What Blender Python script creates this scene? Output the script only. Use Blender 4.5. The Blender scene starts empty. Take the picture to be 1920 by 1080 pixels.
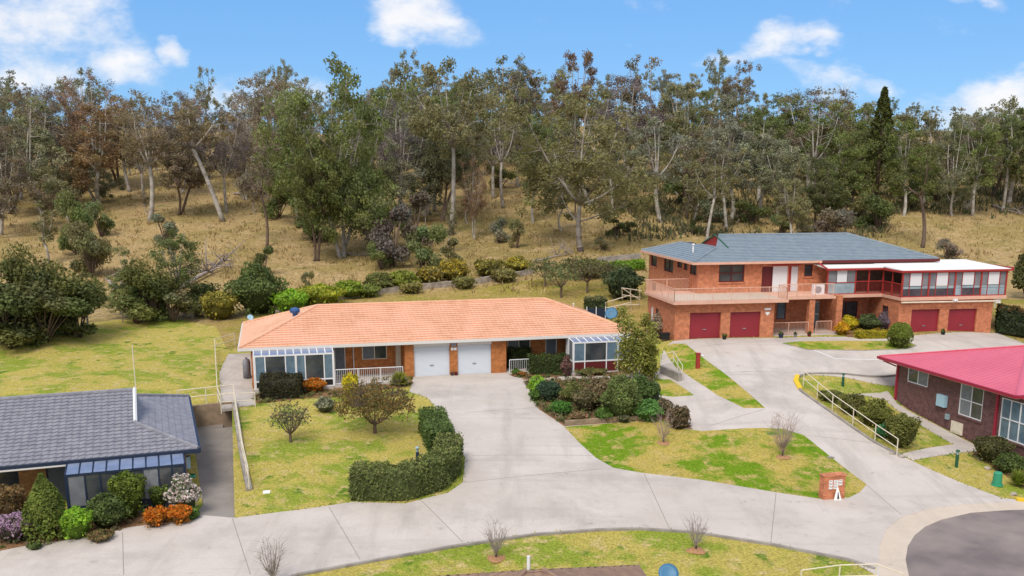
import bpy, bmesh, math, random
import numpy as np
from mathutils import Vector, Matrix, geometry
random.seed(7); RNG = np.random.default_rng(7)
R = math.radians
scene = bpy.context.scene
COL = scene.collection

# ------------------------------------------------------------------ camera, sky, sun, exposure
F_PX, CY, VH, HC = 1800.0, 725.0, 335.0, 13.4        # focal length and principal row of the (cropped) photograph
PITCH = math.atan((CY - VH) / F_PX); SP, CP = math.sin(PITCH), math.cos(PITCH)
cam = bpy.data.cameras.new('camera'); camo = bpy.data.objects.new('camera', cam); COL.objects.link(camo)
cam.sensor_width = 36; cam.lens = F_PX / 1920 * 36; cam.shift_y = (CY - 540) / 1920
cam.clip_start = 0.5; cam.clip_end = 4000
camo.location = (0, 0, HC); camo.rotation_euler = (math.pi / 2 - PITCH, 0, 0)
scene.camera = camo

SUN_EL, SUN_AZ = 52.0, 200.0                            # azimuth clockwise from +y (the view direction)
sd = Vector((math.sin(R(SUN_AZ)) * math.cos(R(SUN_EL)), math.cos(R(SUN_AZ)) * math.cos(R(SUN_EL)), math.sin(R(SUN_EL))))
sl = bpy.data.lights.new('sun', 'SUN'); sl.energy = 2.05; sl.angle = R(24); sl.color = (1.0, 0.935, 0.83)
so = bpy.data.objects.new('sun', sl); COL.objects.link(so); so.location = (0, -20, 60)
so.rotation_euler = (-sd).to_track_quat('-Z', 'Y').to_euler()

scene.view_settings.view_transform = 'Standard'; scene.view_settings.look = 'None'
scene.view_settings.exposure = 0.6; scene.view_settings.gamma = 1.0
scene.view_settings.use_curve_mapping = False
scene.cycles.max_bounces = 5; scene.cycles.diffuse_bounces = 3; scene.cycles.glossy_bounces = 2
scene.cycles.transmission_bounces = 2; scene.cycles.transparent_max_bounces = 4
scene.cycles.sample_clamp_indirect = 4.0

def ray(u, v):
    d = (v - CY) / F_PX
    return np.array([(u - 960) / F_PX, CP - d * SP, -SP - d * CP])

world = bpy.data.worlds.new('World'); scene.world = world; world.use_nodes = True
def build_world():
    nt = world.node_tree; N, L = nt.nodes, nt.links; N.clear()
    def nd(t, **k):
        n = N.new(t)
        for a, b in k.items(): setattr(n, a, b)
        return n
    def mth(op, a, b=None, c=None):
        n = nd('ShaderNodeMath', operation=op)
        for i, x in enumerate((a, b, c)):
            if x is None: continue
            if isinstance(x, (int, float)): n.inputs[i].default_value = x
            else: L.new(x, n.inputs[i])
        return n.outputs[0]
    sky = nd('ShaderNodeTexSky', sky_type='NISHITA'); sky.sun_disc = False
    sky.sun_elevation = R(SUN_EL); sky.sun_rotation = R(SUN_AZ); sky.air_density = 1.0; sky.dust_density = 0.3; sky.ozone_density = 2.0; sky.altitude = 600
    tc = nd('ShaderNodeTexCoord'); sep = nd('ShaderNodeSeparateXYZ'); L.new(tc.outputs['Generated'], sep.inputs[0])
    X, Y, Z = sep.outputs
    ys = mth('MAXIMUM', mth('ABSOLUTE', Y), 0.05)
    a = mth('DIVIDE', X, ys); b = mth('DIVIDE', Z, ys)
    cmb = nd('ShaderNodeCombineXYZ'); L.new(a, cmb.inputs[0]); L.new(mth('MULTIPLY', b, 1.7), cmb.inputs[1])
    nz = nd('ShaderNodeTexNoise'); nz.inputs['Scale'].default_value = 11; nz.inputs['Detail'].default_value = 8; nz.inputs['Roughness'].default_value = 0.62
    L.new(cmb.outputs[0], nz.inputs['Vector'])
    n1 = mth('SUBTRACT', nz.outputs['Fac'], 0.5)
    wp = nd('ShaderNodeTexNoise'); wp.inputs['Scale'].default_value = 14; wp.inputs['Detail'].default_value = 5; L.new(cmb.outputs[0], wp.inputs['Vector'])
    wsep = nd('ShaderNodeSeparateColor'); L.new(wp.outputs['Color'], wsep.inputs[0])
    a = mth('ADD', a, mth('MULTIPLY', mth('SUBTRACT', wsep.outputs[0], .5), .085)); b = mth('ADD', b, mth('MULTIPLY', mth('SUBTRACT', wsep.outputs[1], .5), .06))
    tot = None
    clouds = [(20, 40, 185, 85, 1.15, 0), (60, 125, 260, 62, .78, -.12), (215, 118, 105, 40, .9, 0), (326, 88, 34, 36, 1.15, 0), (790, 12, 82, 50, 1.25, 0), (840, 45, 60, 30, .6, 0),
              (1440, 84, 125, 26, .95, -.28), (1530, 66, 70, 22, .8, .15), (1560, 140, 130, 22, .6, .2), (1860, 190, 150, 48, 1.2, -.1), (1760, 215, 70, 22, .8, 0), (1830, 8, 55, 20, .75, .3), (1110, 250, 120, 60, .5, 0), (420, 190, 220, 45, .4, 0)]
    for (u, v, ru, rv, amp, tilt) in clouds:
        r = ray(u, v); a0, b0 = r[0] / r[1], r[2] / r[1]
        da = mth('SUBTRACT', a, a0); db = mth('SUBTRACT', b, b0)
        db2 = mth('ADD', db, mth('MULTIPLY', da, tilt))
        e = mth('ADD', mth('POWER', mth('MULTIPLY', da, F_PX / ru * .98), 2), mth('POWER', mth('MULTIPLY', db2, F_PX / rv * .98), 2))
        m = mth('MULTIPLY', mth('MAXIMUM', mth('SUBTRACT', 1.35, e), -1.0), amp)
        tot = m if tot is None else mth('MAXIMUM', tot, m)
    dens = mth('ADD', tot, mth('MULTIPLY', n1, 4.6))
    mr = nd('ShaderNodeMapRange', interpolation_type='SMOOTHSTEP'); L.new(dens, mr.inputs[0]); mr.inputs[1].default_value = 0.0; mr.inputs[2].default_value = 1.9
    inf = mth('GREATER_THAN', Y, 0.05)
    fac1 = mth('MULTIPLY', mth('MULTIPLY', mr.outputs[0], inf), 0.93)
    # broken cloud overhead and behind the camera
    nz2 = nd('ShaderNodeTexNoise'); nz2.inputs['Scale'].default_value = 2.2; nz2.inputs['Detail'].default_value = 6; L.new(tc.outputs['Generated'], nz2.inputs['Vector'])
    over = nd('ShaderNodeMapRange', interpolation_type='SMOOTHSTEP'); L.new(mth('ADD', Z, mth('MULTIPLY', Y, -.8)), over.inputs[0]); over.inputs[1].default_value = -.15; over.inputs[2].default_value = .45
    cov = nd('ShaderNodeMapRange', interpolation_type='SMOOTHSTEP'); L.new(nz2.outputs['Fac'], cov.inputs[0]); cov.inputs[1].default_value = .32; cov.inputs[2].default_value = .52
    fac = mth('MAXIMUM', fac1, mth('MULTIPLY', over.outputs[0], mth('MULTIPLY', cov.outputs[0], .95)))
    tint = nd('ShaderNodeMix', data_type='RGBA', blend_type='MULTIPLY'); tint.inputs[0].default_value = 1.0
    L.new(sky.outputs[0], tint.inputs[6]); tint.inputs[7].default_value = (.55, .62, .72, 1)
    # clear air over the hill: deeper blue than the model's hazy horizon
    clear = nd('ShaderNodeMix', data_type='RGBA'); clear.inputs[0].default_value = .72; L.new(tint.outputs[2], clear.inputs[6])
    grad = nd('ShaderNodeMapRange'); L.new(Z, grad.inputs[0]); grad.inputs[1].default_value = .05; grad.inputs[2].default_value = .45
    gc = nd('ShaderNodeMix', data_type='RGBA'); L.new(grad.outputs[0], gc.inputs[0]); gc.inputs[6].default_value = (.90, 2.3, 4.25, 1); gc.inputs[7].default_value = (.44, 1.5, 3.95, 1)
    L.new(gc.outputs[2], clear.inputs[7])
    cl = nd('ShaderNodeMix', data_type='RGBA'); L.new(nz.outputs['Fac'], cl.inputs[0]); cl.inputs[6].default_value = (3.8, 3.9, 4.2, 1); cl.inputs[7].default_value = (5.4, 5.25, 5.1, 1)
    mx = nd('ShaderNodeMix', data_type='RGBA'); L.new(fac, mx.inputs[0]); L.new(clear.outputs[2], mx.inputs[6]); L.new(cl.outputs[2], mx.inputs[7])
    bg = nd('ShaderNodeBackground'); bg.inputs['Strength'].default_value = 0.14; L.new(mx.outputs[2], bg.inputs[0])
    out = nd('ShaderNodeOutputWorld'); L.new(bg.outputs[0], out.inputs[0])
build_world()

# ------------------------------------------------------------------ materials
M = {}
def mat(name, base, var=None, scale=4.0, rough=0.8, spec=0.3, bump=0.0, bscale=None, detail=4, contrast=(0.35, 0.65), metallic=0.0, coord='Object', var2=None, scale2=0.4, c2=(0.4, 0.65)):
    m = bpy.data.materials.new(name); m.use_nodes = True; nt = m.node_tree; N, L = nt.nodes, nt.links
    b = N['Principled BSDF']; b.inputs['Roughness'].default_value = rough; b.inputs['Metallic'].default_value = metallic
    b.inputs['Specular IOR Level'].default_value = spec; b.inputs['Base Color'].default_value = (*base, 1)
    tc = N.new('ShaderNodeTexCoord')
    def noise(sc, cc):
        nz = N.new('ShaderNodeTexNoise'); nz.inputs['Scale'].default_value = sc; nz.inputs['Detail'].default_value = detail
        L.new(tc.outputs[coord], nz.inputs['Vector'])
        mr = N.new('ShaderNodeMapRange'); mr.inputs[1].default_value, mr.inputs[2].default_value = cc; L.new(nz.outputs['Fac'], mr.inputs[0])
        return nz, mr.outputs[0]
    cur = None
    if var is not None:
        nz, f = noise(scale, contrast)
        mx = N.new('ShaderNodeMix'); mx.data_type = 'RGBA'; mx.inputs[6].default_value = (*base, 1); mx.inputs[7].default_value = (*var, 1); L.new(f, mx.inputs[0]); cur = mx.outputs[2]
    if var2 is not None:
        nz2, f = noise(scale2, c2)
        mx = N.new('ShaderNodeMix'); mx.data_type = 'RGBA'
        if cur: L.new(cur, mx.inputs[6])
        else: mx.inputs[6].default_value = (*base, 1)
        mx.inputs[7].default_value = (*var2, 1); L.new(f, mx.inputs[0]); cur = mx.outputs[2]
    if cur: L.new(cur, b.inputs['Base Color'])
    if bump:
        nb, _ = noise(bscale or scale, (0, 1)); bp = N.new('ShaderNodeBump'); bp.inputs['Strength'].default_value = bump; bp.inputs['Distance'].default_value = 0.05
        L.new(nb.outputs['Fac'], bp.inputs['Height']); L.new(bp.outputs[0], b.inputs['Normal'])
    M[name] = m; return m

def brick_mat(name, c1, c2, mortar, bw=0.24, bh=0.086):
    m = bpy.data.materials.new(name); m.use_nodes = True; nt = m.node_tree; N, L = nt.nodes, nt.links
    b = N['Principled BSDF']; b.inputs['Roughness'].default_value = 0.9; b.inputs['Specular IOR Level'].default_value = 0.2
    uv = N.new('ShaderNodeUVMap'); br = N.new('ShaderNodeTexBrick'); L.new(uv.outputs[0], br.inputs['Vector'])
    br.inputs['Color1'].default_value = (*c1, 1); br.inputs['Color2'].default_value = (*c2, 1); br.inputs['Mortar'].default_value = (*mortar, 1)
    br.inputs['Scale'].default_value = 1; br.inputs['Brick Width'].default_value = bw; br.inputs['Row Height'].default_value = bh; br.inputs['Mortar Size'].default_value = 0.006; br.inputs['Bias'].default_value = -0.1
    nz = N.new('ShaderNodeTexNoise'); nz.inputs['Scale'].default_value = 3.3; nz.inputs['Detail'].default_value = 6; L.new(uv.outputs[0], nz.inputs['Vector'])
    mr = N.new('ShaderNodeMapRange'); L.new(nz.outputs['Fac'], mr.inputs[0]); mr.inputs[1].default_value = .3; mr.inputs[2].default_value = .7; mr.inputs[3].default_value = .72; mr.inputs[4].default_value = 1.2
    mx = N.new('ShaderNodeMix'); mx.data_type = 'RGBA'; mx.blend_type = 'MULTIPLY'; mx.inputs[0].default_value = 1
    L.new(br.outputs['Color'], mx.inputs[6]); L.new(mr.outputs[0], mx.inputs[7]); L.new(mx.outputs[2], b.inputs['Base Color'])
    M[name] = m; return m

def leaf_mat(name='leaf'):
    # leaf colour = the plant's own colour (object colour) x a random tint per clump (mesh attribute)
    m = bpy.data.materials.new(name); m.use_nodes = True; nt = m.node_tree; N, L = nt.nodes, nt.links
    b = N['Principled BSDF']; b.inputs['Roughness'].default_value = 0.6; b.inputs['Specular IOR Level'].default_value = 0.25
    oi = N.new('ShaderNodeObjectInfo'); at = N.new('ShaderNodeAttribute'); at.attribute_name = 'tint'
    mx = N.new('ShaderNodeMix'); mx.data_type = 'RGBA'; mx.blend_type = 'MULTIPLY'; mx.inputs[0].default_value = 1
    L.new(oi.outputs['Color'], mx.inputs[6]); L.new(at.outputs['Color'], mx.inputs[7]); L.new(mx.outputs[2], b.inputs['Base Color'])
    tr = N.new('ShaderNodeBsdfTranslucent'); L.new(mx.outputs[2], tr.inputs[0])
    ms = N.new('ShaderNodeMixShader'); ms.inputs[0].default_value = 0.4
    L.new(b.outputs[0], ms.inputs[1]); L.new(tr.outputs[0], ms.inputs[2]); L.new(ms.outputs[0], N['Material Output'].inputs[0])
    M[name] = m; return m

def grass_mat(name, cols, s1=0.35, s2=1.6, fine=9.0, th=.5):
    """patches of three grass colours with a fine blade-scale mottle"""
    m = bpy.data.materials.new(name); m.use_nodes = True; nt = m.node_tree; N, L = nt.nodes, nt.links
    b = N['Principled BSDF']; b.inputs['Roughness'].default_value = 0.95; b.inputs['Specular IOR Level'].default_value = 0.1
    tc = N.new('ShaderNodeTexCoord')
    def nz(sc, det, rg=.6):
        n = N.new('ShaderNodeTexNoise'); n.inputs['Scale'].default_value = sc; n.inputs['Detail'].default_value = det; n.inputs['Roughness'].default_value = rg; L.new(tc.outputs['Object'], n.inputs['Vector']); return n.outputs['Fac']
    def mr(x, a, c, lo=0., hi=1.):
        n = N.new('ShaderNodeMapRange'); n.inputs[1].default_value = a; n.inputs[2].default_value = c; n.inputs[3].default_value = lo; n.inputs[4].default_value = hi; L.new(x, n.inputs[0]); return n.outputs[0]
    def mix(f, a, c, bt='MIX'):
        n = N.new('ShaderNodeMix'); n.data_type = 'RGBA'; n.blend_type = bt
        if isinstance(f, float): n.inputs[0].default_value = f
        else: L.new(f, n.inputs[0])
        for i, x in ((6, a), (7, c)):
            if isinstance(x, tuple): n.inputs[i].default_value = (*x, 1)
            else: L.new(x, n.inputs[i])
        return n.outputs[2]
    c = mix(mr(nz(s1, 7, .62), th - .045, th + .045), cols[0], cols[1])
    c = mix(mr(nz(s2, 5, .65), .52, .66), c, cols[2])
    c = mix(mr(nz(s1 * 2.3, 6, .6), .60, .68), c, cols[3])
    fn = nz(fine, 4, .8)
    c = mix(1.0, c, mr(fn, .28, .72, .42, 1.55), 'MULTIPLY')
    L.new(c, b.inputs['Base Color'])
    bp = N.new('ShaderNodeBump'); bp.inputs['Strength'].default_value = .9; bp.inputs['Distance'].default_value = .12; L.new(fn, bp.inputs['Height']); L.new(bp.outputs[0], b.inputs['Normal'])
    M[name] = m; return m

leaf_mat()
grass_mat('lawn', [(.46, .385, .095), (.26, .315, .04), (.53, .415, .18), (.12, .21, .02)], th=.52)
grass_mat('lawn_green', [(.155, .265, .012), (.46, .365, .09), (.50, .38, .14), (.085, .21, .012)], .3, 1.1)
grass_mat('dry_grass', [(.35, .25, .115), (.28, .21, .08), (.40, .29, .15), (.19, .17, .06)], .09, .5, 3.0)
grass_mat('rear_grass', [(.34, .245, .085), (.27, .225, .05), (.40, .28, .12), (.15, .19, .025)], .12, .6, 5.)
mat('concrete', (.485, .445, .41), (.42, .385, .355), 0.8, .9, .2, .15, 30, 8, (.35, .7), var2=(.30, .275, .25), scale2=.3, c2=(.55, .72))
mat('concrete_apron', (.54, .46, .385), (.48, .41, .345), 1.2, .9, .2, .1, 30)
def worn_concrete(name, base, dark, warm):
    m = bpy.data.materials.new(name); m.use_nodes = True; nt = m.node_tree; N, L = nt.nodes, nt.links; b = N['Principled BSDF']; b.inputs['Roughness'].default_value = .9; b.inputs['Specular IOR Level'].default_value = .2
    tc = N.new('ShaderNodeTexCoord')
    def nz(sc, det=6, rg=.6, st=None):
        n = N.new('ShaderNodeTexNoise'); n.inputs['Scale'].default_value = sc; n.inputs['Detail'].default_value = det; n.inputs['Roughness'].default_value = rg
        if st:
            mp = N.new('ShaderNodeMapping'); mp.inputs['Scale'].default_value = st[:3]; mp.inputs['Rotation'].default_value = (0, 0, st[3]); L.new(tc.outputs['Object'], mp.inputs[0]); L.new(mp.outputs[0], n.inputs['Vector'])
        else: L.new(tc.outputs['Object'], n.inputs['Vector'])
        return n.outputs['Fac']
    def mr(x, a, c, lo=0., hi=1.):
        n = N.new('ShaderNodeMapRange'); n.inputs[1].default_value = a; n.inputs[2].default_value = c; n.inputs[3].default_value = lo; n.inputs[4].default_value = hi; L.new(x, n.inputs[0]); return n.outputs[0]
    def mix(f, a, c, bt='MIX'):
        n = N.new('ShaderNodeMix'); n.data_type = 'RGBA'; n.blend_type = bt
        if isinstance(f, float): n.inputs[0].default_value = f
        else: L.new(f, n.inputs[0])
        for i, x in ((6, a), (7, c)):
            if isinstance(x, tuple): n.inputs[i].default_value = (*x, 1)
            else: L.new(x, n.inputs[i])
        return n.outputs[2]
    c = mix(mr(nz(.35), .35, .68), base, warm)
    c = mix(mr(nz(.22, 8, .68), .5, .7, 0, .85), c, dark)                                   # broad damp stains
    c = mix(mr(nz(1., 6, .6, (.9, .07, 1, .12)), .53, .7, 0, .6), c, dark)                 # tyre wear along the drive
    c = mix(mr(nz(1., 6, .6, (.06, .8, 1, .05)), .55, .72, 0, .55), c, dark)                  # and along the road
    c = mix(mr(nz(1.4, 8, .7), .62, .72, 0, .55), c, tuple(q * .62 for q in dark))           # drips
    v = N.new('ShaderNodeTexVoronoi'); v.feature = 'DISTANCE_TO_EDGE'; v.inputs['Scale'].default_value = .16
    w = N.new('ShaderNodeTexNoise'); w.inputs['Scale'].default_value = .9; w.inputs['Detail'].default_value = 6; L.new(tc.outputs['Object'], w.inputs['Vector'])
    va = N.new('ShaderNodeVectorMath'); va.operation = 'MULTIPLY_ADD'; L.new(w.outputs['Color'], va.inputs[0]); va.inputs[1].default_value = (1.6, 1.6, 0); L.new(tc.outputs['Object'], va.inputs[2]); L.new(va.outputs[0], v.inputs['Vector'])
    c = mix(mr(v.outputs['Distance'], .0, .003, .13, 0.), c, tuple(q * .4 for q in dark))      # hairline cracks
    c = mix(1.0, c, mr(nz(22, 4, .8), .3, .7, .88, 1.1), 'MULTIPLY')
    L.new(c, b.inputs['Base Color']); M[name] = m
worn_concrete('concrete', (.515, .465, .435), (.35, .315, .29), (.45, .40, .36))
worn_concrete('concrete_old', (.27, .245, .225), (.17, .15, .14), (.23, .20, .18))
worn_concrete('concrete_apron', (.54, .46, .385), (.43, .37, .31), (.50, .42, .345))
mat('joint', (.235, .21, .185), rough=1)
mat('asphalt', (.215, .175, .17), (.15, .125, .125), .7, .9, .25, .3, 60, 9, (.38, .66), var2=(.28, .235, .215), scale2=.3, c2=(.45, .7))
mat('mulch', (.16, .085, .045), (.26, .15, .08), 9, 1, .1, .8, 14, 6)
mat('wood_chips', (.42, .24, .13), (.30, .16, .08), 14, 1, .1, .8, 18, 5)
mat('concrete_wall', (.33, .30, .27), (.22, .20, .18), 1.5, .95, .15, .3, 12, 8)
mat('stone_wall', (.36, .31, .26), (.22, .19, .16), 2.2, .95, .15, .8, 5, 5)
mat('timber', (.30, .22, .15), (.22, .16, .11), 3, .9)
brick_mat('brick_orange', (.53, .175, .08), (.43, .13, .06), (.55, .35, .24))
brick_mat('brick_house', (.44, .15, .04), (.33, .10, .028), (.42, .25, .13))
brick_mat('brick_tan', (.42, .20, .07), (.33, .14, .05), (.42, .28, .16))
brick_mat('brick_dark', (.135, .06, .058), (.095, .045, .045), (.24, .17, .16))
mat('tile_orange', (.655, .38, .25), (.58, .31, .195), 2.2, .75, .3, .05, 8, 6, var2=(.69, .39, .265), scale2=.5)
mat('tile_grey', (.25, .25, .285), (.185, .185, .22), 2.5, .6, .35, .05, 8, 6)
mat('tile_slate', (.215, .26, .30), (.175, .22, .26), 2.0, .55, .35, .05, 8, 6)
mat('tile_cap_dark', (.14, .075, .05), rough=.9)
mat('metal_red', (.60, .125, .18), (.56, .11, .16), .6, .4, .5)
mat('metal_redtrim', (.30, .02, .045), rough=.5)
mat('metal_white', (.78, .77, .76), rough=.5)
mat('paint_white', (.74, .74, .75), (.68, .68, .70), 2, .5)
mat('paint_cream', (.68, .62, .50), (.60, .53, .42), 3, .6)
mat('paint_pink', (.66, .40, .30), (.60, .35, .26), 2, .7)
mat('gutter_white', (.62, .60, .585), rough=.5)
mat('garage_white', (.56, .60, .66), rough=.45)
mat('garage_red', (.27, .022, .034), (.24, .02, .03), 1, .45)
mat('maroon', (.11, .016, .018), rough=.5)
mat('red_paint', (.33, .035, .03), rough=.5)
mat('navy', (.018, .03, .06), rough=.45)
mat('green_paint', (.02, .09, .05), rough=.5)
mat('green_box', (.035, .26, .15), rough=.5)
mat('yellow_paint', (.68, .46, .02), rough=.6)
mat('blue_dish', (.055, .17, .30), rough=.45)
mat('light_blue', (.33, .50, .62), rough=.4)
mat('vent_blue', (.04, .10, .26), rough=.4)
mat('glass_dark', (.035, .042, .05), (.075, .08, .085), 1.2, .08, .6)
mat('glass_blue', (.13, .20, .26), (.09, .14, .19), 2.5, .12, .6)
mat('glass_roof', (.20, .24, .34), (.15, .18, .27), 1.5, .2, .5)
mat('glass_tint', (.20, .21, .235), (.15, .16, .18), 1.5, .15, .5)
mat('glass_clear', (.30, .40, .44), (.22, .30, .34), 1.5, .12, .5)
mat('curtain', (.22, .235, .25), (.16, .17, .19), 5, .8)
mat('blind', (.62, .64, .66), rough=.7)
mat('blind_grey', (.16, .175, .20), (.13, .145, .165), 6, .6)
mat('black', (.012, .012, .014), rough=.6)
mat('brown_tile', (.26, .17, .12), (.20, .13, .10), 3, .8)
mat('bark_pale', (.36, .325, .285), (.20, .175, .15), 2.0, .9, .1, .4, 3, 6, var2=(.46, .43, .39), scale2=.8)
mat('bark_streaky', (.27, .235, .20), (.13, .105, .09), 2.0, .9, .1, .4, 3, 6, var2=(.36, .325, .285), scale2=.8)
mat('bark_dark', (.06, .045, .04), (.10, .08, .07), 3, .95, .1, .5, 5)
mat('bark_brown', (.17, .12, .095), (.11, .08, .065), 3, .95, .1, .4, 5)
mat('dead_wood', (.36, .31, .28), (.22, .18, .17), 3, .95)
mat('sign_paper', (.8, .8, .8), rough=.5)
mat('ink', (.03, .03, .035), rough=.6)
mat('rock', (.40, .34, .30), (.28, .23, .2), 4, .9, .2, .5)

# ------------------------------------------------------------------ mesh helpers
class MB:
    def __init__(s): s.v = []; s.f = []; s.m = []
    def face(s, pts, mi=0):
        n = len(s.v); s.v += [tuple(map(float, q)) for q in pts]; s.f.append(tuple(range(n, n + len(pts)))); s.m.append(mi)
    def hexa(s, a, mi=0):           # 8 corners: bottom 4 ccw, top 4 ccw
        n = len(s.v); s.v += [tuple(map(float, q)) for q in a]
        for q in ((3, 2, 1, 0), (4, 5, 6, 7), (0, 1, 5, 4), (1, 2, 6, 5), (2, 3, 7, 6), (3, 0, 4, 7)):
            s.f.append(tuple(n + i for i in q)); s.m.append(mi)
    def box(s, fr, x0, x1, y0, y1, z0, z1, mi=0):
        w = fr.w
        s.hexa([w(x0, y0, z0), w(x1, y0, z0), w(x1, y1, z0), w(x0, y1, z0), w(x0, y0, z1), w(x1, y0, z1), w(x1, y1, z1), w(x0, y1, z1)], mi)
    def tube(s, pts, r, k=6, mi=0, cap=True):
        pts = [Vector(q) for q in pts]; n0 = len(s.v)
        rs = r if isinstance(r, (list, tuple)) else [r] * len(pts)
        prev = None
        for i, q in enumerate(pts):
            d = (pts[min(i + 1, len(pts) - 1)] - pts[max(i - 1, 0)])
            if d.length < 1e-9: d = Vector((0, 0, 1))
            d.normalize()
            a = prev if prev is not None else (Vector((1, 0, 0)) if abs(d.z) > .8 else Vector((0, 0, 1)))
            x = a - d * a.dot(d)
            if x.length < 1e-4: x = d.orthogonal()
            x.normalize(); prev = x; y = d.cross(x)
            for j in range(k):
                t = 2 * math.pi * j / k
                s.v.append(tuple(q + (x * math.cos(t) + y * math.sin(t)) * rs[i]))
        for i in range(len(pts) - 1):
            for j in range(k):
                a, b = n0 + i * k + j, n0 + i * k + (j + 1) % k
                s.f.append((a, b, b + k, a + k)); s.m.append(mi)
        if cap and k > 2:
            s.f.append(tuple(n0 + j for j in reversed(range(k)))); s.m.append(mi)
            e = n0 + (len(pts) - 1) * k; s.f.append(tuple(e + j for j in range(k))); s.m.append(mi)
    def lathe(s, c, prof, k=16, mi=0, ax=(0, 0, 1)):
        c = Vector(c); ax = Vector(ax).normalized(); x = ax.orthogonal().normalized(); y = ax.cross(x); n0 = len(s.v)
        for r, h in prof:
            for j in range(k):
                t = 2 * math.pi * j / k; s.v.append(tuple(c + ax * h + (x * math.cos(t) + y * math.sin(t)) * r))
        for i in range(len(prof) - 1):
            for j in range(k):
                a, b = n0 + i * k + j, n0 + i * k + (j + 1) % k
                s.f.append((a, b, b + k, a + k)); s.m.append(mi)
    def build(s, name, mats, parent=None, smooth=False, off=None, uv=True):
        if isinstance(mats, str): mats = [mats]
        o = off if off is not None else (parent_origin(parent) if parent else Vector((0, 0, 0)))
        me = bpy.data.meshes.new(name)
        V = np.array(s.v, float).reshape(-1, 3) - np.array(o)
        me.from_pydata(V.tolist(), [], s.f); me.update()
        for q in mats: me.materials.append(M[q])
        me.polygons.foreach_set('material_index', s.m)
        if smooth: me.polygons.foreach_set('use_smooth', [True] * len(s.f))
        if uv and len(s.f):
            ul = me.uv_layers.new(name='UVMap'); out = np.zeros((len(me.loops), 2))
            W = np.array(s.v, float)
            for p in me.polygons:
                n = p.normal
                t = Vector((0, 0, 1)).cross(n)
                t = t.normalized() if t.length > .05 else Vector((1, 0, 0))
                b = n.cross(t)
                for li in p.loop_indices:
                    q = W[me.loops[li].vertex_index]
                    out[li] = (q[0] * t.x + q[1] * t.y + q[2] * t.z, q[0] * b.x + q[1] * b.y + q[2] * b.z)
            ul.data.foreach_set('uv', out.ravel())
        ob = bpy.data.objects.new(name, me); COL.objects.link(ob)
        if parent: ob.parent = parent
        else: ob.location = o
        return ob
def parent_origin(p):
    v = Vector((0, 0, 0))
    while p: v += p.location; p = p.parent
    return v
def tag(o, label=None, cat=None, group=None, kind=None):
    if label: o['label'] = label
    if cat: o['category'] = cat
    if group: o['group'] = group
    if kind: o['kind'] = kind
    return o
def thing(name, label, cat, loc, group=None):
    o = bpy.data.objects.new(name, None); COL.objects.link(o); o.location = loc; o.empty_display_size = .3
    return tag(o, label, cat, group)
def single(mb, name, mats, label, cat, loc, group=None, smooth=False):
    o = mb.build(name, mats, None, smooth, off=Vector(loc)); return tag(o, label, cat, group)
class Fr:
    def __init__(s, o, h):
        s.o = np.array(o, float); h = R(h); s.ex = np.array([math.cos(h), math.sin(h), 0]); s.ey = np.array([-math.sin(h), math.cos(h), 0])
    def w(s, x, y, z): return s.o + s.ex * x + s.ey * y + np.array([0, 0, z])
    def shift(s, x, y, z, h=0):
        f = Fr(s.w(x, y, z), 0); f.ex, f.ey = s.ex, s.ey
        if h:
            c, n = math.cos(R(h)), math.sin(R(h)); f.ex, f.ey = s.ex * c + s.ey * n, s.ey * c - s.ex * n
        return f
    def turned(s, x, y, z): # frame whose +x is this frame's +y (for side walls facing -x:  x'=-y)
        return s.shift(x, y, z, -90)
WF = Fr((0, 0, 0), 0)

# ------------------------------------------------------------------ terrain
def P(u, v, z):
    r = ray(u, v); t = (z - HC) / r[2]; return (r[0] * t, r[1] * t, z)
CT = []
for u, v, z in [(0, 1035, -2.2), (200, 1000, -2.05), (366, 966, -1.95), (435, 970, -1.9), (300, 1075, -2.3), (0, 1079, -2.35), (600, 1078, -2.3), (660, 941, -1.7), (760, 943, -1.55), (868, 903, -1.3), (1000, 890, -1.25), (1130, 878, -1.25), (1317, 901, -1.5), (1592, 934, -1.9), (1622, 909, -1.85), (1690, 965, -2.1), (1880, 938, -2.15), (1900, 1070, -2.35), (1200, 1075, -2.4), (900, 1078, -2.4), (1200, 992, -1.95), (1000, 1003, -2.0), (1590, 1050, -2.3), (1450, 1022, -2.15),
                (775, 708, 0), (950, 700, 0), (840, 790, -.55), (1060, 797, -.6), (480, 748, -.45), (416, 770, -.5), (620, 745, -.2), (700, 725, -.1), (545, 830, -.9), (705, 800, -.7), (430, 860, -1.15), (430, 940, -1.7), (600, 900, -1.35),
                (40, 700, .35), (200, 690, .35), (380, 690, .3), (380, 640, .6), (200, 640, .75), (0, 660, .6), (160, 607, 1.3), (0, 640, 1.2), (300, 600, 1.2), (420, 600, 1.1),
                (100, 740, .1), (370, 735, -.3),
                (1160, 700, .0), (1240, 690, .5), (1290, 640, 1.5), (1450, 635, 1.5), (1240, 645, 1.4), (1650, 633, 1.4), (1850, 627, 1.32), (1700, 655, 1.2), (1560, 655, 1.3), (1900, 640, 1.25), (1960, 690, .7), (1700, 690, .55), (1500, 705, .45), (1400, 700, .75), (1330, 740, .15), (1430, 803, -.55), (1250, 788, -.6), (1500, 815, -.85), (1560, 775, -.4), (1640, 830, -1.15), (1690, 855, -1.45), (1800, 905, -1.9),
                (1600, 715, .15), (1670, 735, -.6), (1679, 756, -1.15), (1740, 790, -1.5), (1790, 833, -1.75), (1828, 835, -1.95), (1900, 875, -2.1),
                (1900, 600, 2.0)]:
    CT.append(P(u, v, z))
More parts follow.
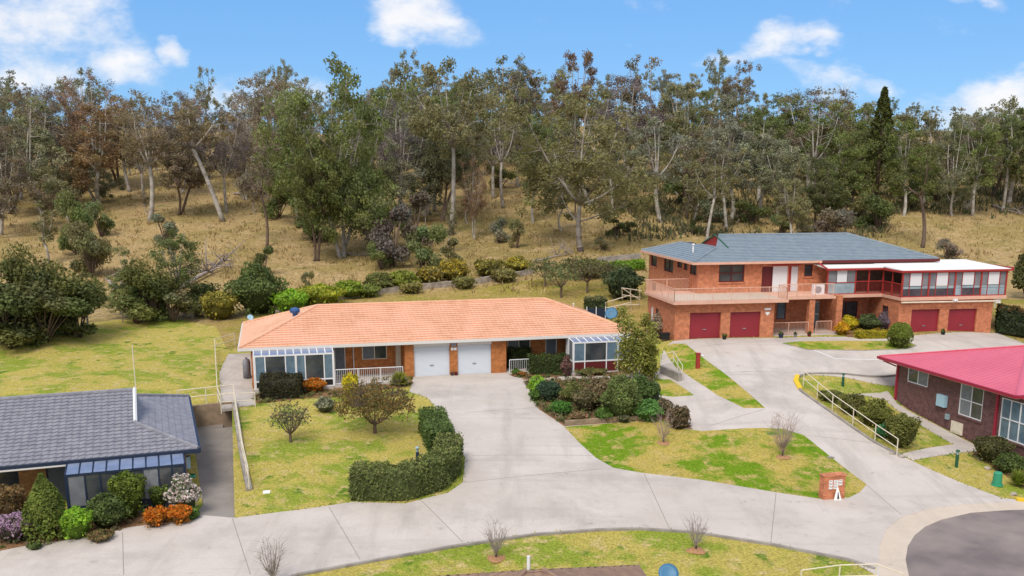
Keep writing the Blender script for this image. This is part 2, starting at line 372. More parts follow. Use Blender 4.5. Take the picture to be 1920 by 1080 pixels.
CT += [(-18, 60, 0), (-18, 73, .15), (9, 68, .1), (9, 80, .4), (-6, 77, .25), (-16, 45, -2.), (-25, 42, -2.), (-26, 52, -1.4), (-40, 45, -2.0), (-40, 60, -.4), (12, 90, 1.9), (36, 92, 2.2), (25, 82, 1.6), (28, 50, -2.2), (40, 60, -1.2), (40, 75, .7), (45, 45, -2.3), (-40, 30, -2.6), (0, 27, -2.8), (30, 27, -2.7), (50, 30, -2.6), (-18, 88, 1.6), (-8, 92, 1.8), (3, 92, 1.8), (-14, 80, .7), (-45, 75, .9)]
for x in np.linspace(-70, 75, 9):
    CT += [(x, 97, 2.6 + .004 * x), (x, 106, 4.0), (x, 118, 5.9)]
CT = np.array(CT)
def _phi(d2): return np.where(d2 > 1e-9, d2 * np.log(np.maximum(d2, 1e-9)) * .5, 0)
def _fit():
    X = CT[:, :2] / 10; n = len(X); d2 = ((X[:, None] - X[None]) ** 2).sum(-1); A = _phi(d2) + np.eye(n) * .03
    Q = np.c_[np.ones(n), X]; K = np.block([[A, Q], [Q.T, np.zeros((3, 3))]])
    return np.linalg.solve(K, np.r_[CT[:, 2], np.zeros(3)])
_W = _fit()
def hill(x, y):
    crest = 238 + 12 * np.sin(x * .021 + 1) ; cz = 25.6 + 1.3 * np.sin(x * .03) - .012 * np.maximum(x - 40, 0) * 1.5
    t = np.clip((y - 100) / (crest - 100), 0, 1.0)
    z = 3.0 + (cz - 3.0) * (t * .92 + .08 * t * t)
    z = np.where(y > crest, cz - .10 * (y - crest), z)
    return z + .35 * np.sin(x * .13 + y * .05) * np.clip((y - 100) / 30, 0, 1) + .25 * np.sin(x * .31 - y * .21) * np.clip((y - 105) / 20, 0, 1)
def H(x, y):
    x = np.atleast_1d(np.asarray(x, float)); y = np.atleast_1d(np.asarray(y, float))
    xx, yy = np.clip(x, -60, 65), np.clip(y, 22, 120)
    out = np.zeros(x.shape)
    for i in range(0, len(x), 20000):
        q = np.c_[xx[i:i + 20000], yy[i:i + 20000]] / 10
        d2 = ((q[:, None] - CT[None, :, :2] / 10) ** 2).sum(-1)
        out[i:i + 20000] = _phi(d2) @ _W[:-3] + _W[-3] + q @ _W[-2:]
    t = np.clip((y - 98) / 14, 0, 1); t = t * t * (3 - 2 * t)
    return out * (1 - t) + hill(x, y) * t
def Hs(x, y): return float(H(x, y)[0])
def G(u, v, dz=0.0, tmax=600):
    """where the line of sight through a pixel of the photograph meets the ground"""
    r = ray(u, v); ts = np.concatenate([np.arange(20, 130, .5), np.arange(130, tmax, 2.)])
    x, y, z = r[0] * ts, r[1] * ts, HC + r[2] * ts
    g = H(x, y) + dz; k = np.where(z < g)[0]
    if len(k) == 0: return None
    i = k[0]; lo, hi = ts[max(i - 1, 0)], ts[i]
    for _ in range(14):
        m = (lo + hi) / 2
        if HC + r[2] * m < Hs(r[0] * m, r[1] * m) + dz: hi = m
        else: lo = m
    return np.array([r[0] * hi, r[1] * hi, Hs(r[0] * hi, r[1] * hi) + dz])
def G2(pts): return [tuple(G(u, v)[:2]) for u, v in pts]
def ztop(x, y, v):
    """world height that appears on photograph row v at ground position x, y"""
    d = (v - CY) / F_PX; return HC + y * (-SP - d * CP) / (CP - d * SP)

BLOB = G2([(-60, 1110), (-60, 1050), (0, 1034), (60, 1022), (180, 1007), (240, 990), (330, 977), (366, 966), (392, 968), (440, 972), (560, 957), (660, 942), (760, 945), (840, 925), (868, 905), (872, 860), (840, 790), (800, 745), (768, 735), (775, 707), (950, 699), (1060, 704), (1235, 697), (1243, 660), (1262, 640), (1290, 637), (1450, 634), (1560, 632), (1720, 629), (1870, 625), (1910, 640), (1970, 660), (1970, 702), (1500, 702), (1490, 715), (1500, 735), (1560, 775), (1640, 830), (1690, 855), (1720, 870), (1800, 905), (1880, 935), (1970, 943), (1970, 1110), (1700, 1110), (1590, 1050), (1450, 1022), (1300, 998), (1200, 992), (1120, 994), (1000, 1003), (850, 1025), (700, 1052), (560, 1078), (470, 1110)])
SIDE = G2([(392, 968), (366, 966)]) + [(-14.9, 44.0), (-19.9, 57.5), (-17.5, 58.4)] + G2([(440, 972)])
LAWN_MID = G2([(1058, 801), (1085, 830), (1117, 859), (1150, 878), (1200, 887), (1317, 901), (1454, 924), (1542, 937), (1592, 934), (1612, 924), (1625, 909), (1508, 817), (1470, 805), (1429, 803), (1317, 809), (1275, 803), (1245, 788), (1200, 789)])
BED_MID = G2([(985, 718), (1060, 713), (1160, 710), (1222, 712), (1232, 745), (1262, 780), (1300, 806), (1275, 803), (1245, 788), (1200, 789), (1058, 800), (1010, 768)])
BED_PORCH = G2([(955, 704), (975, 700), (1060, 698), (1165, 692), (1230, 690), (1230, 698), (1165, 703), (1060, 706), (985, 712)])
STRIP = G2([(1243, 652), (1262, 645), (1285, 645), (1330, 680), (1385, 722), (1435, 766), (1395, 766), (1345, 742), (1300, 712), (1268, 690)])
PATCH = G2([(1222, 711), (1256, 712), (1302, 742), (1262, 745), (1236, 742)])
ISLAND = G2([(1468, 644), (1500, 641), (1620, 640), (1690, 640), (1718, 648), (1705, 654), (1620, 657), (1515, 657)])
BED_UP = G2([(1560, 614), (1590, 633), (1665, 634), (1690, 626), (1665, 613), (1610, 608)])
PATH_RED = G2([(1600, 739), (1665, 734), (1682, 757), (1760, 800), (1838, 840), (1835, 846), (1712, 864), (1690, 852), (1788, 834), (1705, 785), (1660, 750)])
BED_RED = G2([(1838, 842), (1960, 905), (1960, 940), (1905, 905), (1850, 868), (1825, 852)])
PATH_LEFT = [(-21.6, 72.0), (-18.2, 73.5)] + G2([(472, 720), (480, 760), (416, 768), (411, 700)])
BED_LEFT = G2([(478, 757), (480, 720), (630, 716), (700, 712), (772, 708), (772, 722), (640, 745), (560, 748)])
BED_GREY = [(-30, 40.5), (-16.4, 44.2)] + G2([(362, 948), (364, 966), (330, 977), (240, 990), (180, 1007), (60, 1022), (0, 1034), (-60, 1050)])
ASPH = G2([(1970, 955), (1890, 957), (1820, 962), (1765, 975), (1735, 988), (1715, 1004), (1702, 1025), (1698, 1050), (1704, 1080), (1715, 1110), (1970, 1110)])
APRON = G2([(1970, 943), (1880, 943), (1800, 947), (1740, 955), (1690, 970), (1662, 993), (1649, 1025), (1647, 1060), (1655, 1110), (1970, 1110)])
LAWN_LEFT = G2([(-60, 655), (0, 646), (60, 628), (160, 607), (250, 595), (330, 598), (405, 612)]) + [(-21.5, 72), (-18, 58), (-45, 40), (-48, 60)]
REGIONS = [('rear_lawn', 'rear_grass', [(-60, 72), (60, 72), (60, 84), (12, 100), (4, 101), (-18, 91), (-30, 80), (-60, 75)], .0),
           ('lawn', 'lawn', [(-60, 15), (60, 15), (60, 74), (-60, 74)], .0),
           ('lawn', 'lawn', LAWN_LEFT, .0),
           ('driveway', 'concrete', BLOB, .03), ('side_driveway', 'concrete_old', SIDE, .02),
           ('garden_bed', 'mulch', BED_MID, .04), ('porch_garden_bed', 'mulch', BED_PORCH, .05), ('lawn', 'lawn_green', LAWN_MID, .02), ('lawn', 'lawn_green', STRIP, .02), ('lawn', 'lawn_green', PATCH, .02), ('lawn', 'lawn_green', ISLAND, .05),
           ('garden_bed', 'mulch', BED_UP, .08), ('path', 'concrete', PATH_RED, .03), ('garden_bed', 'mulch', BED_RED, .04), ('path', 'concrete', PATH_LEFT, .03), ('garden_bed', 'mulch', BED_LEFT, .03), ('garden_bed', 'mulch', BED_GREY, .04),
           ('gutter', 'concrete_apron', APRON, .02), ('road', 'asphalt', ASPH, .012)]
def inpoly(x, y, poly):
    c = np.zeros(len(x), bool); n = len(poly)
    for i in range(n):
        x0, y0 = poly[i]; x1, y1 = poly[(i + 1) % n]
        k = ((y0 > y) != (y1 > y)); 
        with np.errstate(divide='ignore', invalid='ignore'): xi = (x1 - x0) * (y - y0) / (y1 - y0) + x0
        c ^= k & (x < xi)
    return c
def smooth_poly(poly): return poly
def build_ground():
    pts = []
    jit = lambda n, s: RNG.uniform(-s, s, n)
    xs, ys = np.meshgrid(np.arange(-46, 50, .85), np.arange(24, 100, .85)); pts.append(np.c_[xs.ravel() + jit(xs.size, .2), ys.ravel() + jit(xs.size, .2)])
    xs, ys = np.meshgrid(np.arange(-130, 140, 3.), np.arange(101, 262, 3.)); pts.append(np.c_[xs.ravel() + jit(xs.size, .6), ys.ravel() + jit(xs.size, .6)])
    xs, ys = np.meshgrid(np.arange(-900, 901, 60.), np.arange(-300, 1501, 60.)); q = np.c_[xs.ravel(), ys.ravel()]
    q = q[~((abs(q[:, 0]) < 145) & (q[:, 1] > 10) & (q[:, 1] < 275))]; pts.append(q)
    xs, ys = np.meshgrid(np.r_[np.arange(-135, -47, 6.), np.arange(52, 140, 6.)], np.arange(15, 100, 6.)); pts.append(np.c_[xs.ravel(), ys.ravel()])
    V = np.concatenate(pts).tolist(); E = []
    for _, _, poly, _ in REGIONS:
        P_ = []
        n = len(poly)
        for i in range(n):
            a, b = np.array(poly[i]), np.array(poly[(i + 1) % n]); k = max(1, int(np.linalg.norm(b - a) / .8))
            for j in range(k): P_.append((a + (b - a) * j / k).tolist())
        s = len(V); V += P_; E += [(s + i, s + (i + 1) % len(P_)) for i in range(len(P_))]
    v2, _, fs, *_ = geometry.delaunay_2d_cdt([Vector(q) for q in V], E, [], 0, 1e-4)
    v2 = np.array([tuple(q) for q in v2]); T = np.array([f for f in fs if len(f) == 3])
    c = v2[T].mean(1); reg = np.full(len(T), -1)
    for i, (nm, _, poly, _) in enumerate(REGIONS): reg[inpoly(c[:, 0], c[:, 1], poly)] = 1 if i == 2 else i
    z = H(v2[:, 0], v2[:, 1])
    for i in range(-1, len(REGIONS)):
        F = T[reg == i]
        if len(F) == 0: continue
        nm, mt, off = ('hillside', 'dry_grass', 0.) if i < 0 else (REGIONS[i][0], REGIONS[i][1], REGIONS[i][3])
        ids, inv = np.unique(F, return_inverse=True); F = inv.reshape(-1, 3)
        vv = np.c_[v2[ids], z[ids] + off]
        if nm == 'side_driveway': vv[:, 2] = np.minimum(vv[:, 2], -1.95 + .025 * np.maximum(vv[:, 1] - 44, 0))
        a = vv[F[:, 1]] - vv[F[:, 0]]; b = vv[F[:, 2]] - vv[F[:, 0]]; fl = (a[:, 0] * b[:, 1] - a[:, 1] * b[:, 0]) < 0
        F[fl] = F[fl][:, ::-1]
        faces = F.tolist(); verts = vv.tolist()
        cnt = {}
        for f in faces:
            for k in range(3):
                e = (f[k], f[(k + 1) % 3]); cnt[e] = cnt.get(e, 0) + 1
        low = {}
        dep = .5 if nm in ('lawn', 'side_driveway') else .18
        for (a, b) in list(cnt):
            if (b, a) in cnt: continue
            for q in (a, b):
                if q not in low: low[q] = len(verts); verts.append(list(verts[q])); verts.append([verts[q][0], verts[q][1], verts[q][2] - dep])
            faces.append([low[b], low[a], low[a] + 1, low[b] + 1])
        me = bpy.data.meshes.new(nm); me.from_pydata(verts, [], faces); me.update(); me.materials.append(M[mt])
        nf = len(F); me.polygons.foreach_set('use_smooth', [k < nf for k in range(len(faces))])
        o = bpy.data.objects.new(nm, me); COL.objects.link(o); tag(o, kind='structure')
build_ground()
def ribbon(mb, pts, w, h, dz=0.0, mi=0):
    """low kerb or joint of width w and height h laid along ground points"""
    pts = np.array(pts, float); out = []
    for i in range(len(pts) - 1):
        k = max(1, int(np.linalg.norm(pts[i + 1] - pts[i]) / .7))
        for j in range(k): out.append(pts[i] + (pts[i + 1] - pts[i]) * j / k)
    out.append(pts[-1]); out = np.array(out); d = np.gradient(out, axis=0); d /= np.linalg.norm(d, axis=1)[:, None] + 1e-9
    nrm = np.c_[-d[:, 1], d[:, 0]]; L_, R_ = out + nrm * w / 2, out - nrm * w / 2; z = H(out[:, 0], out[:, 1]) + dz
    for i in range(len(out) - 1):
        j = i + 1
        mb.hexa([(*R_[i], z[i] - .12), (*R_[j], z[j] - .12), (*L_[j], z[j] - .12), (*L_[i], z[i] - .12), (*R_[i], z[i] + h), (*R_[j], z[j] + h), (*L_[j], z[j] + h), (*L_[i], z[i] + h)], mi)
def ground_lines():
    mb = MB()
    for seg in [[(0, 1034), (-12, 1080)], [(230, 1000), (232, 1079)], [(436, 974), (470, 1079)], [(617, 952), (675, 1050)], [(790, 940), (868, 1018)], [(868, 906), (1130, 880)], [(1208, 890), (1255, 992)], [(1455, 926), (1445, 1020)], [(1625, 910), (1690, 966)],
                [(1010, 765), (870, 775)], [(1360, 700), (1500, 700)], [(1512, 817), (1640, 832)], [(1262, 664), (1440, 640)], [(1745, 640), (1815, 664)], [(1435, 768), (1330, 800)], [(885, 855), (1112, 855)]]:
        ribbon(mb, G2(seg), .028, .034, 0)
    o = mb.build('driveway_joints', 'joint', uv=False); tag(o, kind='structure')
    mb = MB(); ribbon(mb, G2([(1520, 655), (1565, 673), (1700, 673)]), .1, .038)
    o = mb.build('road_marking', 'paint_white', uv=False); tag(o, kind='structure')
    mb = MB()
    ribbon(mb, G2([(470, 1110), (560, 1079), (700, 1053), (850, 1026), (1000, 1004), (1120, 995), (1200, 993), (1300, 999), (1450, 1023), (1590, 1051), (1640, 1068)]), .16, .09)
    ribbon(mb, G2([(1970, 703), (1700, 702), (1512, 702), (1496, 708), (1492, 718), (1502, 735), (1560, 776), (1640, 831), (1688, 856)]), .16, .12)
    ribbon(mb, G2([(1468, 645), (1515, 657), (1620, 658), (1700, 655), (1718, 649), (1700, 641)]), .1, .06)
    o = mb.build('kerb', 'concrete_wall', uv=False); tag(o, kind='structure')
ground_lines()

# ------------------------------------------------------------------ building helpers
def wall(mb, fr, x0, x1, z0, z1, y, th=.2, op=(), mi=0):
    xs = sorted({x0, x1, *[q for o in op for q in o[:2] if x0 < q < x1]}); zs = sorted({z0, z1, *[q for o in op for q in o[2:] if z0 < q < z1]})
    for i in range(len(xs) - 1):
        j = 0
        while j < len(zs) - 1:
            cx = (xs[i] + xs[i + 1]) / 2
            hole = lambda jj: any(o[0] < cx < o[1] and o[2] < (zs[jj] + zs[jj + 1]) / 2 < o[3] for o in op)
            if hole(j): j += 1; continue
            k = j
            while k + 1 < len(zs) - 1 and not hole(k + 1): k += 1
            mb.box(fr, xs[i], xs[i + 1], y, y + th, zs[j], zs[k + 1], mi); j = k + 1
def window(parent, fr, x0, x1, z0, z1, y, nx=2, nz=1, fm='paint_white', pm='glass_dark', rec=.06, sill=None, fw=.055, name='window', curtain=None):
    mb = MB()
    mb.box(fr, x0, x1, y + rec - .05, y + rec + .02, z0, z0 + fw); mb.box(fr, x0, x1, y + rec - .05, y + rec + .02, z1 - fw, z1)
    mb.box(fr, x0, x0 + fw, y + rec - .05, y + rec + .02, z0 + fw, z1 - fw); mb.box(fr, x1 - fw, x1, y + rec - .05, y + rec + .02, z0 + fw, z1 - fw)
    for i in range(1, nx):
        x = x0 + (x1 - x0) * i / nx; mb.box(fr, x - fw / 2, x + fw / 2, y + rec - .045, y + rec + .018, z0 + fw, z1 - fw)
    for i in range(1, nz):
        z = z0 + (z1 - z0) * i / nz; mb.box(fr, x0 + fw, x1 - fw, y + rec - .04, y + rec + .016, z - fw / 2, z + fw / 2)
    w = mb.build(name, fm, parent, uv=False)
    pb = MB(); pb.box(fr, x0 + .01, x1 - .01, y + rec + .0, y + rec + .012, z0 + .01, z1 - .01); pb.build('pane', pm, w)
    if curtain:
        cb = MB(); a, b = curtain[0]; cb.box(fr, x0 + (x1 - x0) * a, x0 + (x1 - x0) * b, y + rec - .012, y + rec - .003, z0 + fw, z1 - fw); cb.build('curtain', curtain[1], w)
    if sill:
        sb = MB(); sb.box(fr, x0 - .08, x1 + .08, y - .06, y + .1, z0 - .12, z0 - .005); sb.build('sill', sill, w)
    return w
def garage_door(parent, fr, x0, x1, z0, z1, y, m, rec=.12):
    mb = MB(); n = 26; h = (z1 - z0) / n
    for i in range(n):
        z = z0 + i * h; mb.hexa([fr.w(x0, y + rec, z), fr.w(x1, y + rec, z), fr.w(x1, y + rec + .04, z), fr.w(x0, y + rec + .04, z), fr.w(x0, y + rec + .016, z + h), fr.w(x1, y + rec + .016, z + h), fr.w(x1, y + rec + .04, z + h), fr.w(x0, y + rec + .04, z + h)])
    d = mb.build('garage_door', m, parent, uv=False)
    hb = MB(); c = (x0 + x1) / 2; zc = z0 + (z1 - z0) * .36; hb.box(fr, c - .13, c + .13, y + rec - .03, y + rec - .001, zc - .03, zc + .03); hb.build('handle', 'tile_grey', d, uv=False)
    return d
def roof_face(fr, poly, row=.34, tile=.3, wave=.018, lip=.032, mi=0):
    """tiled slope: stepped courses with a rolled tile profile, clipped to a convex polygon whose first edge is the eave; returns verts, faces"""
    p = [Vector(fr.w(*q)) for q in poly]
    e = (p[1] - p[0]).normalized(); n = e.cross(p[2] - p[1]).normalized()
    if n.z < 0: n = -n
    s = n.cross(e); 
    if s.z < 0: s = -s
    o = p[0]; U = [(q - o).dot(e) for q in p]; S = [(q - o).dot(s) for q in p]
    x0, x1 = min(U), max(U); k = tile / 3; nx = int((x1 - x0) / k) + 2; ns = int(max(S) / row) + 1
    bm = bmesh.new()
    xs = [x0 + i * k for i in range(nx)]
    prof = [wave * (1.0, -.4, .3)[i % 3] for i in range(nx)]
    for r in range(ns):
        lo, hi = [], []; bo = []
        for i, x in enumerate(xs):
            jig = random.uniform(-.004, .004)
            lo.append(bm.verts.new(o + e * x + s * (r * row) + n * (lip + prof[i] + .01 + jig))); hi.append(bm.verts.new(o + e * x + s * ((r + 1) * row + .012) + n * (.006 + prof[i])))
            bo.append(bm.verts.new(o + e * x + s * (r * row) + n * (-.02)))
        for i in range(nx - 1):
            bm.faces.new((lo[i], lo[i + 1], hi[i + 1], hi[i])); bm.faces.new((bo[i], bo[i + 1], lo[i + 1], lo[i]))
    cen = sum(p, Vector()) / len(p)
    for i in range(len(p)):
        if i == 0: continue
        a, b = p[i], p[(i + 1) % len(p)]; nn = (b - a).cross(n).normalized()
        if nn.dot(cen - a) > 0: nn = -nn
        bmesh.ops.bisect_plane(bm, geom=bm.verts[:] + bm.edges[:] + bm.faces[:], plane_co=a, plane_no=nn, clear_outer=True)
    bm.normal_update()
    vs = [tuple(v.co) for v in bm.verts]; bm.verts.index_update(); fs = [tuple(v.index for v in f.verts) for f in bm.faces]
    bm.free(); return vs, fs
def roof_tiles(mb, fr, poly, mi=0, **k):
    vs, fs = roof_face(fr, poly, **k); n = len(mb.v); mb.v += vs; mb.f += [tuple(n + i for i in f) for f in fs]; mb.m += [mi] * len(fs)
    mb.face([Vector(fr.w(*q)) - Vector((0, 0, .03)) for q in poly], mi)
def caps(fr, segs, r=.11, mb=None, mi=0):
    mb = mb or MB()
    for a, b in segs:
        a, b = Vector(fr.w(*a)), Vector(fr.w(*b)); n = max(1, int((b - a).length / .42))
        for i in range(n):
            p, q = a.lerp(b, i / n), a.lerp(b, (i + 1) / n); mb.tube([p, q], [r, r * .9], 7, mi, cap=True)
    return mb
def railing(parent_or_none, fr, pts, h, m, post=1.6, bal=.13, name='railing', rails=(0.08, 1.0), loc=None):
    mb = MB()
    for a, b in zip(pts[:-1], pts[1:]):
        a, b = np.array(a, float), np.array(b, float); Ld = np.linalg.norm(b - a)
        W = lambda q, z: fr.w(q[0], q[1], q[2] + z)
        for rz in rails: mb.tube([W(a, h * rz), W(b, h * rz)], .028 if rz == max(rails) else .02, 5)
        n = max(1, round(Ld / post))
        for i in range(n + 1): q = a + (b - a) * i / n; mb.tube([W(q, 0), W(q, h)], .028, 5)
        if bal:
            n = max(1, round(Ld / bal))
            for i in range(1, n): q = a + (b - a) * i / n; mb.tube([W(q, h * .08), W(q, h)], .011, 4, cap=False)
    return mb
def seg7(mb, fr, txt, x, z, y, h, mi=0):
    """plain block lettering: digits and a few capitals from strokes"""
    S = {'1': 'bc', '2': 'abged', '3': 'abgcd', '4': 'fgbc', '5': 'afgcd', '6': 'afgedc', '7': 'abc', '8': 'abcdefg', '9': 'abcdfg', '0': 'abcdef', '/': 'b', 'U': 'bcdef', 'N': 'abcef', '-': 'g'}
    w = h * .5; t = h * .16
    for ch in txt:
        for sgm in S.get(ch, ''):
            bx = {'a': (0, w, h - t, h), 'd': (0, w, 0, t), 'g': (0, w, h / 2 - t / 2, h / 2 + t / 2), 'b': (w - t, w, h / 2, h), 'c': (w - t, w, 0, h / 2), 'f': (0, t, h / 2, h), 'e': (0, t, 0, h / 2)}[sgm]
            mb.box(fr, x + bx[0], x + bx[1], y - .006, y, z + bx[2], z + bx[3], mi)
        x += w * 1.5
def sunroom(parent, fr, x0, x1, yf, zb, zs, zt, zback, bays, fm, roofpane, nroof, lowm, yb=0.0, side='L'):
    """glazed lean-to: frame, one pane object per bay, low panels, glass roof"""
    mb = MB(); t = .07
    mb.box(fr, x0, x1, yf, yf + t, zs - .05, zs + .04); mb.box(fr, x0, x1, yf - .01, yf + t, zt - .08, zt + .03); mb.box(fr, x0, x1, yf, yf + t, zb - .3, zb + .06)
    for bx in sorted({q for b in bays for q in b[:2]}): mb.box(fr, bx - .035, bx + .035, yf - .004, yf + t - .002, zb + .06, zt - .08)
    for i in range(nroof + 1):
        x = x0 + (x1 - x0) * i / nroof
        a, b = fr.w(x, yf, zt + .03), fr.w(x, yb, zback); mb.tube([a, b], .04, 4)
    for xx in (x0, x1):
        mb.box(fr, xx - .035, xx + .035, yb - .06, yb + .6, zb, zback - .05)
        mb.box(fr, xx - .03, xx + .03, yf + t, yb, zs - .05, zs + .04)
        mb.box(fr, xx - .045, xx + .045, yf - .012, yf + .1, zb, zt)
    r = mb.build('sunroom', fm, parent, uv=False)
    for b in bays:
        pb = MB(); pb.box(fr, b[0] + .03, b[1] - .03, yf + .025, yf + .04, zs + .04, zt - .08); pb.build('pane', b[2], r)
    lb = MB(); lb.box(fr, x0 + .04, x1 - .04, yf + .022, yf + .042, zb + .05, zs - .05); lb.build('low_panel', lowm, r, uv=False)
    gb = MB()
    for i in range(nroof):
        xa = x0 + (x1 - x0) * i / nroof + .02; xb = x0 + (x1 - x0) * (i + 1) / nroof - .02
        gb.hexa([fr.w(xa, yf, zt + .02), fr.w(xb, yf, zt + .02), fr.w(xb, yb, zback - .02), fr.w(xa, yb, zback - .02), fr.w(xa, yf, zt + .035), fr.w(xb, yf, zt + .035), fr.w(xb, yb, zback - .005), fr.w(xa, yb, zback - .005)])
    gb.build('glass_roof', roofpane, r, uv=False)
    sb = MB()
    for xx in (x0, x1):
        sb.face([fr.w(xx, yf + .05, zb + .02), fr.w(xx, yb + .5, zb + .02), fr.w(xx, yb + .5, zt), fr.w(xx, yf + .05, zt)])
    sb.build('side_pane', 'glass_tint', r)
    return r

# ------------------------------------------------------------------ orange-roofed brick duplex
def orange_house():
    fr = Fr((-17.79, 61.74, 0.03), 14)
    t = thing('brick_duplex', 'long single-storey orange brick duplex with terracotta tiled hip roof and two white garage doors', 'house', fr.w(13, 5, 0))
    LX, D, ze, zr = 27.6, 11.6, 2.52, 4.42; a, b = 5.36, 22.3
    mb = MB(); k = dict(wave=.012, lip=.052)
    roof_tiles(mb, fr, [(0, 0, ze), (LX, 0, ze), (b, D / 2, zr), (a, D / 2, zr)], **k)
    roof_tiles(mb, fr, [(LX, D, ze), (0, D, ze), (a, D / 2, zr), (b, D / 2, zr)], **k)
    roof_tiles(mb, fr, [(0, D, ze), (0, 0, ze), (a, D / 2, zr)], **k)
    roof_tiles(mb, fr, [(LX, 0, ze), (LX, D, ze), (b, D / 2, zr)], **k)
    ro = mb.build('roof', 'tile_orange', t)
    c = caps(fr, [((0, 0, ze + .05), (a, D / 2, zr + .05)), ((0, D, ze + .05), (a, D / 2, zr + .05)), ((a, D / 2, zr + .05), (b, D / 2, zr + .05)), ((b, D / 2, zr + .05), (LX, 0, ze + .05)), ((b, D / 2, zr + .05), (LX, D, ze + .05))], .1)
    c.build('ridge_cap', 'tile_orange', ro)
    g = MB()
    g.box(fr, -.1, LX + .1, -.12, 0.0, ze - .16, ze + .02); g.box(fr, -.1, LX + .1, D, D + .12, ze - .16, ze + .02); g.box(fr, -.12, 0, 0, D, ze - .16, ze + .02); g.box(fr, LX, LX + .12, 0, D, ze - .16, ze + .02)
    g.box(fr, 0, LX, 0, D, ze - .2, ze - .16)
    g.build('gutter', 'gutter_white', t, uv=False)
    w = MB()
    W1 = (8.1, 9.83, 1.06, 2.05); DR = (10.42, 10.8, 0, 2.05); GL = (6.2, 6.95, 0, 2.1); W2 = (18.5, 20.2, 1.0, 2.1); G3 = (21.35, 22.2, 0, 2.05)
    wall(w, fr, .7, 27.0, -.3, ze - .18, 2.0, .2, [W1, DR, GL, W2, G3])
    wall(w, fr, 10.85, 18.0, -.3, ze - .18, .35, .2, [(11.48, 13.97, -.3, 2.1), (14.53, 16.93, -.3, 2.1)])
    w.box(fr, 10.85, 11.05, .55, 2.0, -.3, ze - .18); w.box(fr, 17.8, 18.0, .55, 2.0, -.3, ze - .18)
    w.box(fr, .7, .9, .2, 2.0, -.3, ze - .18); w.box(fr, .7, .9, 2.2, 11.0, -.3, ze - .18); w.box(fr, 26.8, 27.0, 2.2, 11., -.3, ze - .18); w.box(fr, .9, 26.8, 10.8, 11, -.3, ze - .18)
    w.build('wall', 'brick_house', t)
    for x0, x1 in ((11.48, 13.97), (14.53, 16.93)):
        garage_door(t, fr, x0, x1, -.02, 2.1, .35, 'garage_white')
        l = MB(); l.box(fr, x0, x1, .33, .349, 2.1, ze - .18); l.build('lintel_panel', 'gutter_white', t, uv=False)
    window(t, fr, *W1, 2.0, 2, 1, 'paint_cream', 'glass_dark', sill='brick_house', curtain=((.02, .5), 'blind_grey'))
    window(t, fr, *GL, 2.0, 1, 1, 'paint_white', 'blind_grey', name='sliding_door'); window(t, fr, *W2, 2.0, 2, 1, 'paint_cream', 'glass_dark', sill='brick_house', curtain=((.02, .48), 'blind_grey'))
    window(t, fr, *G3, 2.0, 1, 1, 'paint_white', 'blind_grey', name='sliding_door')
    d = MB(); d.box(fr, 10.42, 10.8, 2.05, 2.1, 0, 2.05); d.build('front_door', 'paint_cream', t, uv=False)
    pb = MB(); pb.tube([fr.w(7.5, 1.95, 0), fr.w(7.5, 1.95, 2.3)], .035, 6); pb.build('downpipe', 'paint_white', t, uv=False)
    sunroom(t, fr, .88, 5.95, -1.2, 0, .5, 2.2, 2.36, [(.95, 1.58, 'glass_blue'), (1.58, 2.87, 'glass_dark'), (2.87, 3.5, 'glass_blue'), (3.56, 4.12, 'glass_blue'), (4.12, 5.33, 'glass_dark'), (5.33, 5.9, 'glass_blue')], 'paint_white', 'glass_roof', 10, 'black', yb=-.13)
    sunroom(t, fr, 22.45, 27.2, -1.2, 0, .85, 2.2, 2.36, [(22.5, 23.3, 'glass_blue'), (23.3, 24.9, 'glass_dark'), (24.9, 25.75, 'glass_blue'), (25.75, 26.6, 'glass_blue'), (26.6, 27.15, 'glass_tint')], 'paint_white', 'glass_roof', 9, 'maroon', yb=-.13)
    railing(t, fr, [(6.05, -1.1, .02), (10.5, -1.1, .02)], 1.02, 'paint_pink').build('porch_railing', 'paint_white', t, uv=False)
    railing(t, fr, [(18.15, -.05, .02), (19.9, -.05, .02)], .95, 'x').build('porch_railing', 'paint_white', t, uv=False)
    s = MB(); s.box(fr, 5.9, 10.9, -1.25, 2.0, -.3, .03); s.box(fr, .8, 5.9, -1.4, 2.0, -.3, .03); s.build('porch_slab', 'concrete', t, uv=False); s = MB(); s.box(fr, 18, 22.3, -.3, 2.0, -.3, .03); s.box(fr, 22.3, 27.3, -1.35, 2, -.3, .03); s.build('porch_slab', 'concrete', t, uv=False)
    v = MB(); v.box(fr, 14.08, 14.42, .27, .348, 2.02, 2.3); v.build('vent', 'tile_grey', t, uv=False)
    p = MB(); p.box(fr, 14.06, 14.24, .33, .349, 1.76, 1.94); p.box(fr, 14.28, 14.46, .33, .349, 1.76, 1.94); p.build('number_plate', 'sign_paper', t, uv=False)
    # turbine vent on the left hip
    q = fr.w(3.75, 5.0, 3.9); vb = MB(); vb.lathe(q - np.array([0, 0, .15]), [(.17, 0), (.17, .3), (.3, .36), (.34, .5), (.3, .64), (.12, .72), (0, .73)], 18)
    for i in range(18):
        an = i * math.pi / 9; dr = np.array([math.cos(an), math.sin(an), 0])
        vb.tube([q + dr * .31 + [0, 0, .21], q + dr * .36 + [0, 0, .35], q + dr * .31 + [0, 0, .49]], .014, 3)
    vb.build('turbine_vent', 'vent_blue', t, smooth=False, uv=False)
    for x, m_ in ((14.1, 'bark_dark'), (14.38, 'maroon')):
        b2 = MB(); b2.lathe(fr.w(x, .18, 0), [(.09, 0), (.13, .22), (.1, .22)], 10); single(b2, 'flower_pot', m_, 'small dark %s pot at the foot of the pier between the white garage doors' % ('brown left' if m_ == 'bark_dark' else 'maroon right'), 'flower pot', fr.w(x, .18, 0))
